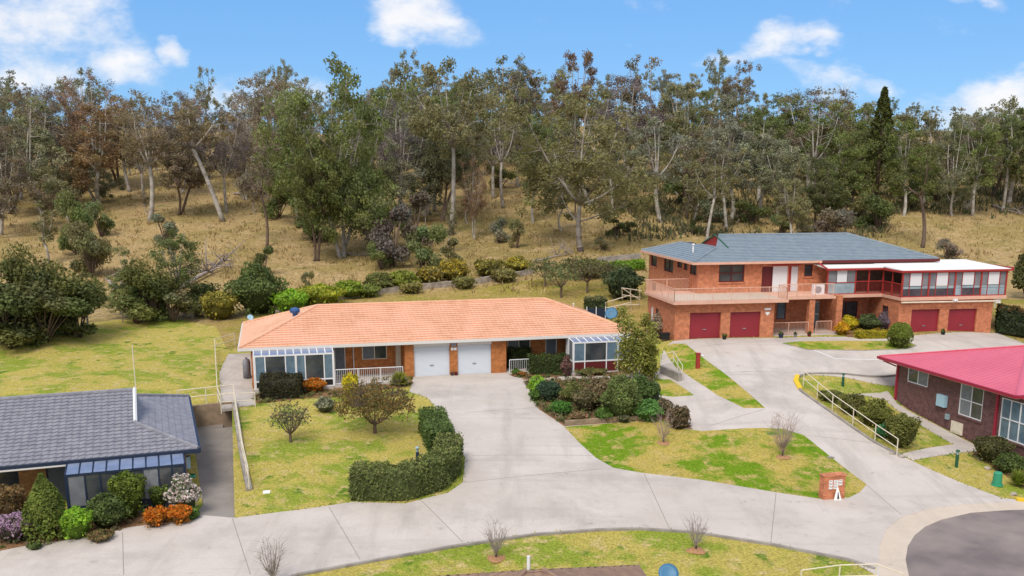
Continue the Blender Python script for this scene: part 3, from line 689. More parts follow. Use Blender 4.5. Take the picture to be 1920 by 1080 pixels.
    ab = MB(); ab.lathe(fr.w(.3, 3.0, 0), [(0, 0), (.26, 0), (.26, 1.1), (.2, 1.25), (.08, 1.3), (.08, 1.4), (0, 1.4)], 14)
    single(ab, 'gas_bottle', 'tile_grey', 'grey gas bottle standing against the left end wall of the orange-roofed duplex', 'gas bottle', fr.w(.3, 3.0, 0), smooth=True)
    return fr
OF = orange_house()

# ------------------------------------------------------------------ two-storey brick building
def two_storey():
    fr = Fr((12.22, 71.43, 1.5), 10)
    t = thing('two_storey_house', 'two-storey orange brick building with grey-blue tiled roof, long balcony and four red garage doors', 'house', fr.w(13, 6, 0))
    S1, ZE = 2.95, 5.45                      # balcony level, eave level
    w = MB()
    wall(w, fr, 0, 7.92, -.4, 2.72, 0, .22, [(1.18, 3.64, -.4, 2.04), (4.39, 6.83, -.4, 2.02)])
    lf = fr.turned(0, 6.5, 0)                # left side of the garage, x' runs from back (0) to front (6.5)
    wall(w, lf, 0, 6.28, -.4, 2.72, 0, .22, [(.7, 1.3, -.2, 1.85), (1.9, 2.7, 1.1, 1.85)])
    w.box(fr, 7.7, 7.92, .22, 4.4, -.4, 2.72)
    wall(w, fr, 7.92, 18.3, -.4, 2.9, 4.4, .22, [(8.3, 9.1, 0, 2.1), (10.2, 11.0, .7, 2.1), (13.05, 14.0, 0, 2.1), (15.3, 17.3, .75, 2.05)])
    w.box(fr, 11.3, 11.75, 1.0, 1.45, -.4, 2.72); w.box(fr, 13.9, 14.4, 1.6, 4.4, -.4, 2.9)
    rs = fr.turned(18.3, 4.4, 0); wall(w, rs, 0, 4.18, -.5, 2.6, 0, .22, [(2.0, 2.9, .9, 1.95)])
    wall(w, fr, 18.3, 26.45, -.6, 2.6, 0, .22, [(19.42, 21.84, -.6, 1.86), (22.65, 25.1, -.6, 1.83)])
    w.box(fr, 26.23, 26.45, .22, 11, -.6, 2.6); w.box(fr, 3.4, 26.2, 16.8, 17, -.4, ZE - .1)
    w.build('lower_wall', 'brick_orange', t)
    u = MB()
    wall(u, fr, 3.4, 23.2, S1 - .05, ZE - .02, 4.5, .22, [(5.15, 7.3, 3.8, 5.25), (8.8, 11.0, S1 - .05, 5.0), (11.1, 11.95, S1 - .05, 5.0), (12.45, 13.15, 4.15, 5.12)])
    ls = fr.turned(3.4, 17.0, 0)
    LW = [(.55, 2.2, 4.15, 5.15), (4.2, 6.6, 4.0, 5.2), (7.6, 8.75, 4.62, 5.25), (9.2, 10.0, 4.55, 5.25), (10.6, 12.1, 4.35, 5.3)]
    wall(u, ls, 0, 12.28, -.4, ZE - .02, 0, .22, LW + [(.8, 2.2, 1.9, 2.6)])
    u.box(fr, 23.0, 23.2, 4.72, 15, S1, ZE - .02)
    u.build('upper_wall', 'brick_orange', t)
    for i, o in enumerate(LW): window(t, ls, *o, 0, 2 if i in (1, 4) else 1, 1, 'maroon', 'glass_dark', rec=.1, sill='brick_orange')
    window(t, ls, .8, 2.2, 1.9, 2.6, 0, 2, 1, 'maroon', 'glass_dark', rec=.1, sill='brick_orange')
    window(t, fr, 5.15, 7.3, 3.8, 5.25, 4.5, 2, 2, 'maroon', 'glass_dark', rec=.1, sill='brick_orange', fw=.09)
    window(t, fr, 8.8, 9.75, S1, 5.0, 4.5, 1, 1, 'maroon', 'maroon', rec=.1, name='sliding_door', fw=.09)
    d = MB(); d.box(fr, 9.75, 11.0, 4.52, 4.6, S1, 5.0); d.build('white_door_blind', 'blind', t, uv=False)
    d = MB(); d.box(fr, 11.35, 11.95, 4.6, 4.68, S1, 4.95); d.box(fr, 11.1, 11.35, 4.56, 4.68, S1, 5.0, 1); d.build('balcony_door', ['blind', 'red_paint'], t, uv=False)
    rl = MB(); rl.box(fr, 9.6, 12.1, 4.42, 4.5, 5.05, 5.3); rl.build('red_lintel', 'red_paint', t, uv=False)
    window(t, fr, 12.45, 13.15, 4.15, 5.12, 4.5, 1, 1, 'maroon', 'glass_dark', rec=.1, sill='brick_orange')
    for x0, x1, z0, z1 in ((1.18, 3.64, .0, 2.04), (4.39, 6.83, .0, 2.02), (19.42, 21.84, -.2, 1.86), (22.65, 25.1, -.22, 1.83)): garage_door(t, fr, x0, x1, z0, z1, 0, 'garage_red', .16)
    sd_ = MB(); sd_.box(lf, .7, 1.3, .06, .12, -.2, 1.85); sd_.build('side_door', 'paint_white', t, uv=False)
    window(t, lf, 1.9, 2.7, 1.1, 1.85, 0, 1, 1, 'maroon', 'glass_dark', rec=.1, sill='brick_orange')
    window(t, fr, 8.3, 9.1, 0, 2.1, 4.4, 1, 1, 'maroon', 'glass_blue', name='glass_door'); window(t, fr, 10.2, 11.0, .7, 2.1, 4.4, 1, 1, 'maroon', 'glass_blue')
    window(t, fr, 13.05, 14.0, 0, 2.1, 4.4, 1, 2, 'paint_white', 'glass_clear', name='screen_door', fw=.1)
    window(t, fr, 15.3, 17.3, .75, 2.05, 4.4, 2, 1, 'maroon', 'glass_dark', curtain=((.02, .3), 'blind_grey')); window(t, rs, 2.0, 2.9, .9, 1.95, 0, 2, 1, 'maroon', 'glass_dark', rec=.1)
    # balconies
    b = MB()
    pl = [(-.35, -.6), (8.75, -.6), (8.75, 4.5), (3.4, 4.5), (3.4, 6.5), (-.35, 6.5)]
    bot = [fr.w(x, y, S1 - .2) for x, y in pl]; top = [fr.w(x, y, S1) for x, y in pl]
    b.face(top); b.face(bot[::-1])
    for i in range(6): b.face([bot[i], bot[(i + 1) % 6], top[(i + 1) % 6], top[i]])
    b.box(fr, 8.76, 13.4, .9, 4.5, S1 - .19, S1 - .005)
    b.build('balcony_slab', 'paint_pink', t, uv=False)
    fb = MB(); fb.box(fr, -.2, 8.6, -.2, 4.3, S1, S1 + .012); fb.build('balcony_floor', 'concrete_apron', t, uv=False)
    r = railing(t, fr, [(3.3, 6.4, S1), (-.28, 6.4, S1), (-.28, -.52, S1), (8.65, -.52, S1), (8.65, .95, S1), (13.2, .95, S1)], .98, 'x', 1.5, .115); r.build('balcony_railing', 'paint_pink', t, uv=False)
    r = railing(t, fr, [(7.95, .9, 0.02), (11.25, .9, 0.02)], .95, 'x', 1.7, .115); r.build('porch_railing', 'paint_pink', t, uv=False)
    r = railing(t, fr, [(12.0, 1.1, 0.02), (13.3, 1.1, 0.02)], .95, 'x', 1.3, .115); r.build('porch_railing', 'paint_pink', t, uv=False)
    ps = MB(); ps.box(fr, 7.93, 14.6, .4, 4.4, -.3, .02); ps.build('porch_slab', 'concrete', t, uv=False)
    # tiled roof: main hip with a small gablet at its left end, lower wing behind left
    k = dict(wave=.008, lip=.03); mb = MB(); x0, x1, y0, y1, yr, zr = 2.8, 23.9, 3.95, 15.6, 9.8, 7.2
    sl_ = (zr - ZE) / (yr - y0); xg = 7.1; xs_ = x0 + 2.932; zh = ZE + 2.932 * sl_; yh = y0 + 2.932; xh = x1 - 2.932 * 5.0 / (yr - y0)
    roof_tiles(mb, fr, [(x0, y0, ZE), (x1, y0, ZE), (xh, yh, zh), (xs_, yh, zh)], **k)
    roof_tiles(mb, fr, [(xs_, yh, zh), (xh, yh, zh), (x1 - 5.0, yr, zr), (xg, yr, zr)], **k)
    roof_tiles(mb, fr, [(x1, y1 + .05, ZE), (x0 + 5.8, y1 + .05, ZE), (xg, yr, zr), (x1 - 5.0, yr, zr)], **k)
    roof_tiles(mb, fr, [(x1, y0, ZE), (x1, y1, ZE), (x1 - 5.0, yr, zr)], **k)
    ye = 17.5
    roof_tiles(mb, fr, [(x0, ye, ZE), (x0, y0, ZE), (xs_, y0 + (xs_ - x0), zh), (xs_, ye - (xs_ - x0), zh)], **k)
    roof_tiles(mb, fr, [(9.5, ye, ZE), (x0, ye, ZE), (xs_, ye - (xs_ - x0), zh), (9.5 - (xs_ - x0), ye - (xs_ - x0), zh)], **k)
    ya = y0 + (xs_ - x0) + .15; mb.face([fr.w(xs_ + .02, ya, zh - .01), fr.w(9, ya, zh - .01), fr.w(9, 2 * yr - ya, zh - .01), fr.w(xs_ + .02, 2 * yr - ya, zh - .01)])
    ro = mb.build('roof', 'tile_slate', t)
    for sg in [((x0, y0, ZE + .04), (xs_, y0 + (xs_ - x0), zh + .04)), ((xg, yr, zr + .04), (x1 - 5, yr, zr + .04)), ((x1 - 5, yr, zr + .04), (x1, y0, ZE + .04)), ((x0, ye, ZE + .04), (xs_, ye - (xs_ - x0), zh + .04))]: caps(fr, [sg], .1).build('ridge_cap', 'tile_slate', ro)
    gb = MB(); hw = (zr - zh) / sl_
    gb.face([fr.w(xg - .25, yr - hw, zh), fr.w(xg - .25, yr, zr), fr.w(xg - .25, yr + hw, zh)]); gb.face([fr.w(xg - .05, yr - hw, zh), fr.w(xg - .05, yr + hw, zh), fr.w(xg - .05, yr, zr)])
    gl = gb.build('gablet', 'red_paint', t, uv=False)
    bb = MB(); 
    for sg in (-1, 1): bb.tube([fr.w(xg - .3, yr + sg * (hw + .05), zh + .02), fr.w(xg - .3, yr, zr + .06)], .07, 4)
    bb.build('barge_board', 'green_paint', t, uv=False)
    g = MB(); g.box(fr, x0 - .1, 13.6, y0 - .12, y0, ZE - .17, ZE + .01); g.box(fr, x0 - .12, x0, y0, ye, ZE - .17, ZE + .01); g.box(fr, x0, x1, y0, ye - .1, ZE - .2, ZE - .165); g.box(fr, x1, x1 + .12, y0, y1, ZE - .15, ZE + .01)
    g.build('gutter', 'paint_pink', t, uv=False)
    gd = MB(); gd.box(fr, 13.6, x1 + .1, y0 - .14, y0, ZE - .2, ZE + .01); gd.build('gutter', 'maroon', t, uv=False)
    pv = MB(); pv.tube([fr.w(4.3, 8.2, 5.8), fr.w(4.3, 8.2, 6.55)], .07, 8); pv.lathe(fr.w(4.3, 8.2, 6.5), [(.07, 0), (.14, .03), (.14, .12), (0, .16)], 8); pv.build('flue', 'paint_white', t, uv=False)
    # enclosed balcony with white patio roof
    pr = MB()
    def slab(q, th=.1):
        pr.hexa([*[np.array(fr.w(*a)) - [0, 0, th] for a in q], *[fr.w(*a) for a in q]])
    slab([(18.15, -.35, 4.98), (27.5, -.35, 4.98), (27.5, 5.6, 5.24), (18.15, 5.6, 5.24)])
    slab([(13.25, 2.35, 5.02), (18.14, 2.35, 5.02), (18.14, 5.6, 5.24), (13.25, 5.6, 5.24)])
    pr.build('patio_roof', 'metal_white', t, uv=False)
    ff = MB(); ff.box(fr, 18.1, 27.55, -.45, -.36, 4.82, 4.96); ff.box(fr, 18.04, 18.13, -.45, 2.34, 4.78, 4.95); ff.box(fr, 13.2, 18.03, 2.25, 2.345, 4.8, 4.95); ff.box(fr, 27.55, 27.63, -.45, 5.6, 4.82, 5.1); ff.tube([fr.w(13.3, 3.9, 5.3), fr.w(13.25, 2.3, 4.95)], .08, 4)
    ff.build('fascia', 'red_paint', t, uv=False)
    fl = MB(); fl.box(fr, 18.2, 27.3, -.35, 5.5, 2.62, 2.88); fl.box(fr, 13.4, 18.19, 2.4, 4.5, 2.62, 2.88); fl.box(fr, 13.3, 14.3, 2.2, 2.39, 2.62, 2.74); fl.build('enclosure_floor', 'paint_pink', t, uv=False)
    gt = MB(); gt.tube([fr.w(18.2, -.42, 2.5), fr.w(26.6, -.42, 2.45)], .06, 6); gt.build('drain_pipe', 'paint_cream', t, uv=False)
    e = MB(); Z0, Z1 = 2.88, 4.85
    cols = [18.25, 20.5, 22.75, 25.0, 27.2]
    for x in cols: e.box(fr, x - .06, x + .06, -.3, -.18, Z0, Z1)
    e.box(fr, 18.25, 27.2, -.29, -.2, Z0, Z0 + .07); e.box(fr, 18.25, 27.2, -.29, -.2, Z1 - .1, Z1)
    for y in (2.5, ): e.box(fr, 18.2, 18.3, y - .05, y + .05, Z0, Z1)
    e.box(fr, 18.21, 18.29, -.18, 2.45, 3.85, 3.92); e.box(fr, 18.21, 18.29, -.18, 2.45, Z0, Z0 + .07); e.box(fr, 18.21, 18.29, 1.1, 1.18, Z0, Z1); e.box(fr, 18.21, 18.29, -.18, 2.45, Z1 - .1, Z1)
    for x in (13.45, 15.85, 17.0): e.box(fr, x - .05, x + .05, 2.45, 2.55, Z0, Z1)
    e.box(fr, 15.9, 18.2, 2.46, 2.54, 3.85, 3.92); e.box(fr, 13.5, 18.2, 2.46, 2.54, Z0, Z0 + .07); e.box(fr, 13.5, 15.8, 2.46, 2.54, 3.78, 3.84)
    for i in range(4):
        a, c = cols[i], cols[i + 1]; wd = c - a
        for f in (.27, .74): e.box(fr, a + wd * f - .025, a + wd * f + .025, -.27, -.2, Z0, Z1)
    for i in range(20): e.tube([fr.w(15.95 + i * .11, 2.5, Z0), fr.w(15.95 + i * .11, 2.5, 3.86)], .012, 4, cap=False)
    for i in range(20): e.tube([fr.w(18.25, -.15 + i * .13, Z0), fr.w(18.25, -.15 + i * .13, 3.86)], .012, 4, cap=False)
    en = e.build('enclosure_frame', 'red_paint', t, uv=False)
    for i in range(4):
        a, c = cols[i] + .06, cols[i + 1] - .06; wd = c - a
        def pane(x0_, x1_, z0_, z1_, m_, y_=-.235): q = MB(); q.box(fr, x0_, x1_, y_, y_ + .012, z0_, z1_); return q.build('pane', m_, en)
        pane(a, a + wd * .26, 3.72, Z1 - .1, 'glass_tint'); pane(a + wd * .75, c, 3.72, Z1 - .1, 'glass_tint')
        q = MB(); q.box(fr, a + wd * .28, a + wd * .73, -.232, -.215, 3.75, Z1 - .12); q.build('white_blind', 'blind', en, uv=False)
        pane(a, c, 3.52, 3.7, 'glass_clear', -.22); pane(a, c, Z0 + .07, 3.5, 'glass_clear' if i == 3 else 'glass_dark', -.23)
        if i == 2: pane(a, a + wd * .28, Z0 + .08, 3.5, 'glass_clear', -.245)
    q = MB(); q.box(fr, 13.52, 14.2, 2.49, 2.505, 3.85, Z1); q.box(fr, 15.15, 15.8, 2.49, 2.505, 3.85, Z1); q.build('pane', 'glass_tint', en)
    q = MB(); q.box(fr, 14.25, 15.1, 2.485, 2.5, 3.85, Z1); q.build('white_blind', 'blind', en, uv=False)
    q = MB(); q.box(fr, 13.52, 15.8, 2.49, 2.505, Z0 + .07, 3.78); q.build('pane', 'glass_clear', en)
    rs2 = MB(); rs2.box(fr, 27.17, 27.19, -.18, 5.4, Z0, Z1); rs2.build('side_pane', 'glass_tint', en)
    iw = MB(); iw.box(fr, 15.0, 23, 4.44, 4.49, Z0, 5.1); iw.build('inner_wall', 'bark_brown', t, uv=False)
    # name plates, lights and the air conditioner
    sg = MB(); sg.box(fr, 7.1, 7.62, -.03, -.004, 2.12, 2.28); sg.box(fr, 7.2, 7.52, -.035, -.004, 1.84, 1.98); sg.face([fr.w(7.2, -.03, 1.84), fr.w(7.36, -.03, 1.7), fr.w(7.52, -.03, 1.84)]); sg.build('number_sign', 'sign_paper', t, uv=False)
    ac = MB(); ac.box(fr, 12.2, 13.1, 2.2, 2.6, S1, S1 + .75); ac.lathe(fr.w(12.55, 2.195, S1 + .38), [(.0, 0), (.28, 0), (.28, .02), (.0, .02)], 16, 1, ax=-fr.ey); o = single(ac, 'air_conditioner', ['paint_white', 'tile_grey'], 'white outdoor air conditioner unit behind the balcony railing of the two-storey building', 'air conditioner', fr.w(12.65, 2.4, S1))
    li = MB(); li.box(fr, 22.6, 22.9, -.6, -.36, 2.55, 2.7); li.tube([fr.w(22.75, -.42, 2.6), fr.w(22.6, -.7, 2.55)], .05, 6); li.build('flood_light', 'paint_white', t, uv=False)
    li = MB(); li.box(fr, 26.5, 26.95, -.2, 0, 2.25, 2.65); li.tube([fr.w(26.55, -.1, 2.3), fr.w(26.55, -.1, 1.9)], .035, 6); li.build('flood_light', 'paint_white', t, uv=False)
    return fr
TF = two_storey()

# ------------------------------------------------------------------ grey-roofed house, lower left
def grey_house():
    fr = Fr((-15.43, 45.5, -2.0), 20.4)
    t = thing('grey_roof_house', 'brick house with dark grey tiled roof and dark framed glass sunroom at the lower left', 'house', fr.w(-6, 6, 0))
    LX, D, ze, sl_ = -17.0, 12.4, 2.4, .305; yr = D / 2; zr = ze + sl_ * yr; xg = -2.884; zg = ze + sl_ * (-xg)
    k = dict(row=.335, tile=.32, wave=.028, lip=.05); mb = MB()
    roof_tiles(mb, fr, [(LX, 0, ze), (0, 0, ze), (xg, -xg, zg), (LX, -xg, zg)], **k)
    roof_tiles(mb, fr, [(LX, -xg, zg), (xg, -xg, zg), (xg, yr, zr), (LX, yr, zr)], **k)
    roof_tiles(mb, fr, [(0, D, ze), (LX, D, ze), (LX, D + xg, zg), (xg, D + xg, zg)], **k)
    roof_tiles(mb, fr, [(xg, D + xg, zg), (LX, D + xg, zg), (LX, yr, zr), (xg, yr, zr)], **k)
    roof_tiles(mb, fr, [(0, 0, ze), (0, D, ze), (xg, D + xg, zg), (xg, -xg, zg)], row=.335, tile=.62, wave=.012, lip=.02)
    ro = mb.build('roof', 'tile_grey', t)
    for sg in [((0, 0, ze + .05), (xg, -xg, zg + .05)), ((0, D, ze + .05), (xg, D + xg, zg + .05)), ((LX, yr, zr + .05), (xg, yr, zr + .05))]: caps(fr, [sg], .11).build('ridge_cap', 'tile_grey', ro)
    gb = MB(); gb.face([fr.w(xg - .05, -xg, zg), fr.w(xg - .05, D + xg, zg), fr.w(xg - .05, yr, zr)]); gb.build('gable_wall', 'metal_white', t, uv=False)
    bb = MB(); bb.tube([fr.w(xg + .04, -xg + .05, zg + .1), fr.w(xg + .04, yr, zr + .12)], .09, 4); bb.build('barge_board', 'metal_white', t, uv=False)
    g = MB(); g.box(fr, LX, .1, -.12, 0, ze - .17, ze + .02); g.box(fr, 0, .12, 0, D, ze - .17, ze + .02); g.box(fr, LX, 0, 0, D, ze - .21, ze - .175); g.build('gutter', 'navy', t, uv=False)
    g = MB(); g.box(fr, LX, -5.9, -.135, -.121, ze - .21, ze - .13); g.build('fascia_strip', 'gutter_white', t, uv=False)
    w = MB(); wall(w, fr, LX, -.6, -.3, ze - .2, 1.5, .2, [(-11.5, -8.2, .95, 1.95), (-7.0, -6.1, 0, 2.0)])
    w.box(fr, -.8, -.6, .2, 1.5, -.3, ze - .2); w.box(fr, -.8, -.6, 1.7, D - .6, -.3, ze - .2); w.box(fr, LX, -.8, D - .8, D - .6, -.3, ze - .2); w.build('wall', 'brick_tan', t)
    window(t, fr, -11.5, -8.2, .95, 1.95, 1.5, 2, 1, 'navy', 'glass_dark', sill='brick_tan'); window(t, fr, -7.0, -6.1, 0, 2.0, 1.5, 1, 1, 'navy', 'blind_grey', name='sliding_door')
    sunroom(t, fr, -5.9, -.7, -1.45, 0.05, .55, 2.12, 2.3, [(-5.85, -5.1, 'glass_tint'), (-5.1, -4.45, 'glass_dark'), (-4.45, -3.85, 'glass_dark'), (-3.85, -2.6, 'glass_dark'), (-2.6, -1.9, 'curtain'), (-1.9, -1.3, 'glass_dark'), (-1.3, -.75, 'glass_dark')], 'navy', 'glass_roof', 9, 'navy', yb=-.14)
    s = MB(); s.box(fr, -6.0, -.6, -1.6, 1.5, -.4, .03); s.build('porch_slab', 'concrete_wall', t, uv=False)
    q = MB(); q.box(fr, -.595, -.4, .5, .9, 1.3, 1.9); q.build('meter_box', 'light_blue', t, uv=False)
    hr = MB()
    for i in range(3): hr.lathe(fr.w(-.42, .2, .95 + i * .03), [(.2, 0), (.23, .03), (.2, .06)], 16)
    hr.build('hose_reel', 'green_box', t, uv=False)
    al = MB(); al.tube([fr.w(xg + .1, yr + .3, zr - .3), fr.w(xg + .1, yr + .3, zr + 2.4)], .025, 5); al.build('antenna_mast', 'paint_cream', t, uv=False)
grey_house()

# ------------------------------------------------------------------ red-roofed dark brick house, right
def red_house():
    fr = Fr((25.46, 62.07, -1.1), 14.3 - 90)
    t = thing('red_roof_house', 'dark brick house with plain red metal roof at the right edge', 'house', fr.w(5, 5, -.8))
    x0, x1, y0, ze = -1.35, 10.95, -.55, 2.87; xm = (x0 + x1) / 2; zr = ze + (xm - x0) * math.tan(R(13.5)); YB = 28
    mb = MB(); d = xm - x0
    def sheet(q, n):
        mb.face([fr.w(*a) for a in q]); mb.face([np.array(fr.w(*a)) - [0, 0, .04] for a in q][::-1])
    sheet([(x0, y0, ze), (x1, y0, ze), (xm, y0 + d, zr)], 0); sheet([(x1, y0, ze), (x1, YB, ze), (xm, YB, zr), (xm, y0 + d, zr)], 0); sheet([(x0, YB, ze), (x0, y0, ze), (xm, y0 + d, zr), (xm, YB, zr)], 0)
    ro = mb.build('roof', 'metal_red', t, uv=False)
    rb = MB()
    for i in range(1, 32):
        xx = x0 + (x1 - x0) * i / 32; dd = min(xx - x0, x1 - xx); rb.tube([fr.w(xx, y0, ze + .015), fr.w(xx, y0 + dd, ze + (zr - ze) * dd / d + .015)], .014, 3)
    rb.build('rib', 'metal_red', ro, uv=False)
    c = MB(); c.tube([fr.w(x1, y0, ze + .03), fr.w(xm, y0 + d, zr + .03)], .06, 5); c.build('ridge_cap', 'metal_red', ro, uv=False)
    c = MB(); c.tube([fr.w(x0, y0, ze + .03), fr.w(xm, y0 + d, zr + .03)], .06, 5); c.build('ridge_cap', 'metal_red', ro, uv=False)
    g = MB(); g.box(fr, x0 - .1, x1 + .1, y0 - .12, y0, ze - .15, ze + .02); g.box(fr, x1, x1 + .12, y0, YB, ze - .15, ze + .02); g.box(fr, x0 - .1, x0, y0, YB, ze - .15, ze + .02); g.build('gutter', 'metal_redtrim', t, uv=False)
    so_ = MB(); so_.box(fr, x0, x1, y0, YB, ze - .2, ze - .155); so_.build('soffit', 'paint_cream', t, uv=False)
    w = MB(); WN = [(1.0, 3.0, 1.62, 2.57), (5.95, 7.9, .62, 2.55), (9.35, 12.2, .1, 2.4)]
    wall(w, fr, 0, 13.5, -2.0, 2.66, 0, .22, WN); w.box(fr, 0, .22, .22, 16, -2, 2.66); w.box(fr, 13.28, 13.5, .22, 14, -2, 2.66); w.build('wall', 'brick_dark', t)
    window(t, fr, *WN[0], 0, 2, 1, 'paint_white', 'glass_dark', sill='brick_dark', curtain=((.52, .97), 'curtain'))
    window(t, fr, *WN[1], 0, 2, 2, 'paint_white', 'glass_dark', sill='brick_dark', curtain=((.04, .45), 'curtain')); window(t, fr, *WN[2], 0, 4, 2, 'paint_white', 'glass_blue', sill='brick_dark')
    xr = MB(); xr.box(fr, 10.46, 13.7, -.15, 8, 2.665, 2.705); xr.build('lean_to_roof', 'metal_red', t, uv=False)
    for x in (-.08, 9.0):
        p = MB(); p.box(fr, x, x + .16, -.1, -.005, -.3 if x < 1 else -.5, 2.66); p.build('downpipe', 'metal_redtrim', t, uv=False)
    p = MB(); p.box(fr, 4.2, 4.95, -.24, -.005, .78, 1.5); p.build('meter_box', 'light_blue', t, uv=False)
    p = MB(); p.box(fr, 5.0, 5.28, -.14, -.005, .1, .42); p.build('tap_box', 'glass_clear', t, uv=False)
    p = MB(); p.box(fr, 5.5, 6.5, -.06, -.005, -.6, .12); p.box(fr, 5.62, 6.38, -.075, -.06, -.48, 0.0); p.build('vent_cover', 'paint_cream', t, uv=False)
    p = MB(); p.tube([fr.w(-1.1, -.4, ze - .25), fr.w(-.2, -.05, 2.4)], .05, 5); p.build('drain_pipe', 'metal_redtrim', t, uv=False)
red_house()

# ------------------------------------------------------------------ house whose roof just shows at the bottom edge
def near_house():
    a = np.array(P(985, 1074, 0.2)); fr = Fr((a[0], a[1], -2.4), 8)
    t = thing('brown_roof_house', 'brown tiled house of which only the roof ridge tip shows at the bottom edge', 'house', fr.w(3, -6, 0))
    mb = MB(); zr = 2.65
    roof_tiles(mb, fr, [(-4, -4.6, 1.1), (5, -4.6, 1.1), (.6, 0, zr), (0, 0, zr)]); roof_tiles(mb, fr, [(5, 3.5, 1.1), (-4, 3.5, 1.1), (0, 0, zr), (.6, 0, zr)]); roof_tiles(mb, fr, [(-4, 3.5, 1.1), (-4, -4.6, 1.1), (0, 0, zr)]); roof_tiles(mb, fr, [(5, -4.6, 1.1), (5, 3.5, 1.1), (.6, 0, zr)])
    ro = mb.build('roof', 'brown_tile', t); caps(fr, [((-4, -4.6, 1.15), (0, 0, zr + .04)), ((.6, 0, zr + .04), (5, -4.6, 1.15))], .1).build('ridge_cap', 'brown_tile', ro)
    w = MB(); w.box(fr, -3.5, 4.5, -4, 3, -.3, 1.0); w.build('wall', 'brick_tan', t)
    f = MB(); f.tube([fr.w(.15, .25, 2.4), fr.w(.15, .25, 3.1)], .06, 8); f.build('flue', 'paint_white', t, uv=False)
    l = MB(); l.box(fr, 1.0, 4.6, -.5, -.3, 1.9, 2.1); l.build('box_gutter', 'tile_grey', t, uv=False)
    # satellite dish on a pole
    q = np.array(P(1253, 1076, -.2)); z0 = Hs(q[0], q[1]); d = MB(); d.tube([(q[0], q[1], z0), tuple(q - [0, 0, .1])], .035, 6, 1)
    d.lathe(q, [(0, -.02), (.24, .0), (.35, .06), (.36, .075), (.24, .02), (0, .01)], 24, 0, ax=(0, -.75, .65)); single(d, 'satellite_dish', ['blue_dish', 'tile_grey'], 'round blue satellite dish on a pole at the bottom edge', 'satellite dish', (q[0], q[1], z0), smooth=True)
near_house()

# ------------------------------------------------------------------ handrails, retaining walls, kerbs
def path_rail(px, h, label, mats='paint_cream', post=1.9, world=None, dz=0.0, name='handrail', rails=(.5, 1.0), r=.03):
    pts = world if world else [tuple(G(u, v)) for u, v in px]; t = thing(name, label, 'handrail', (pts[0][0], pts[0][1], pts[0][2]))
    pts = [np.array(q) + [0, 0, dz] for q in pts]; rl = MB()
    for rz in rails: rl.tube([q + [0, 0, h * rz] for q in pts], r * .9, 6)
    rl.build('rail', mats, t, uv=False)
    for i, (a, b) in enumerate(zip(pts[:-1], pts[1:])):
        n = max(1, round(np.linalg.norm(b - a) / post))
        for j in range(n + (1 if i == len(pts) - 2 else 0)):
            q = a + (b - a) * j / n; pm = MB(); pm.tube([q - [0, 0, .1], q + [0, 0, h]], r, 6); pm.build('post', mats, t, uv=False)
    return t
path_rail([(441, 648), (404, 660), (409, 755), (415, 773)], 1.0, 'long cream handrail running beside the path at the left end of the orange-roofed duplex')
path_rail([(416, 768), (479, 764)], .95, 'short cream handrail across the end of the path in front of the duplex')
path_rail([(1238, 690), (1262, 684), (1279, 712)], .95, 'cream handrail on the ramp at the right end of the orange-roofed duplex')
path_rail([(1506, 724), (1560, 770), (1640, 828), (1681, 856)], 1.0, 'long cream handrail along the drive above the shrubs facing the red-roofed house', post=2.6)
path_rail(None, .95, 'cream handrail at the bottom right corner of the picture beside the kerb', world=[P(1500, 1112, -2.35), P(1572, 1102, -2.35), P(1640, 1100, -2.35), P(1690, 1120, -2.35)], post=2.0)
def block_wall(world, th, h, m, label, name='retaining_wall', base=-.6, slope=None, jitter=0.0, cat='wall'):
    pts = np.array(world, float); mb = MB(); out = []
    for i in range(len(pts) - 1):
        n = max(1, int(np.linalg.norm(pts[i + 1, :2] - pts[i, :2]) / 1.0))
        for j in range(n): out.append(pts[i] + (pts[i + 1] - pts[i]) * j / n)
    out.append(pts[-1]); out = np.array(out); d = np.gradient(out[:, :2], axis=0); d /= np.linalg.norm(d, axis=1)[:, None]; nn = np.c_[-d[:, 1], d[:, 0], 0 * d[:, 0]] * th / 2
    for i in range(len(out) - 1):
        a, b = out[i], out[i + 1]; ja = random.uniform(-jitter, jitter); up = np.array([0, 0, h + ja]); dn = np.array([0, 0, base])
        mb.hexa([a - nn[i] + dn, b - nn[i + 1] + dn, b + nn[i + 1] + dn, a + nn[i] + dn, a - nn[i] + up, b - nn[i + 1] + up, b + nn[i + 1] + up, a + nn[i] + up])
    return single(mb, name, m, label, cat, tuple(out[0]))
gx = lambda x, y, dz=0: (x, y, Hs(x, y) + dz)
sw = [(-12.9, 45.0), (-13.9, 47.2), (-15.6, 53.0), (-17.35, 58.4)]
sw3 = [gx(*sw[0], .1), gx(-14.1, 48.4, .1), gx(-15.6, 53.0, .12), gx(*sw[3], .15)]
block_wall(sw3, .28, .08, 'concrete_wall', 'stepped grey block retaining wall between the lower concrete drive and the front lawn', base=-2.6)
block_wall([gx(-17.35, 58.45, .1), gx(-20.6, 57.4, .1)], .25, .05, 'timber', 'timber sleeper retaining wall closing the top of the lower concrete drive', base=-2.6)
block_wall([(-20.1, 57.2, -1.2), (-15.3, 44.2, -1.6)], .2, -.2, 'concrete_wall', 'low concrete edge between grey-roofed house and its side drive', base=-.8)
path_rail(None, 1.0, 'cream handrail stepping down along the retaining wall beside the lower concrete drive', world=[tuple(np.array(gx(-20.6, 57.7)) + [0, 0, .1])] + [tuple(np.array(q) + [0, 0, .08]) for q in sw3[::-1]], post=1.7)
ub = [np.array(G(u, v)) for u, v in [(520, 592), (580, 575), (640, 561), (720, 549), (800, 541), (900, 531), (1000, 513)]]
block_wall(ub, .5, .5, 'stone_wall', 'long rough stone retaining wall below the row of yellow shrubs behind the duplex', jitter=.06)
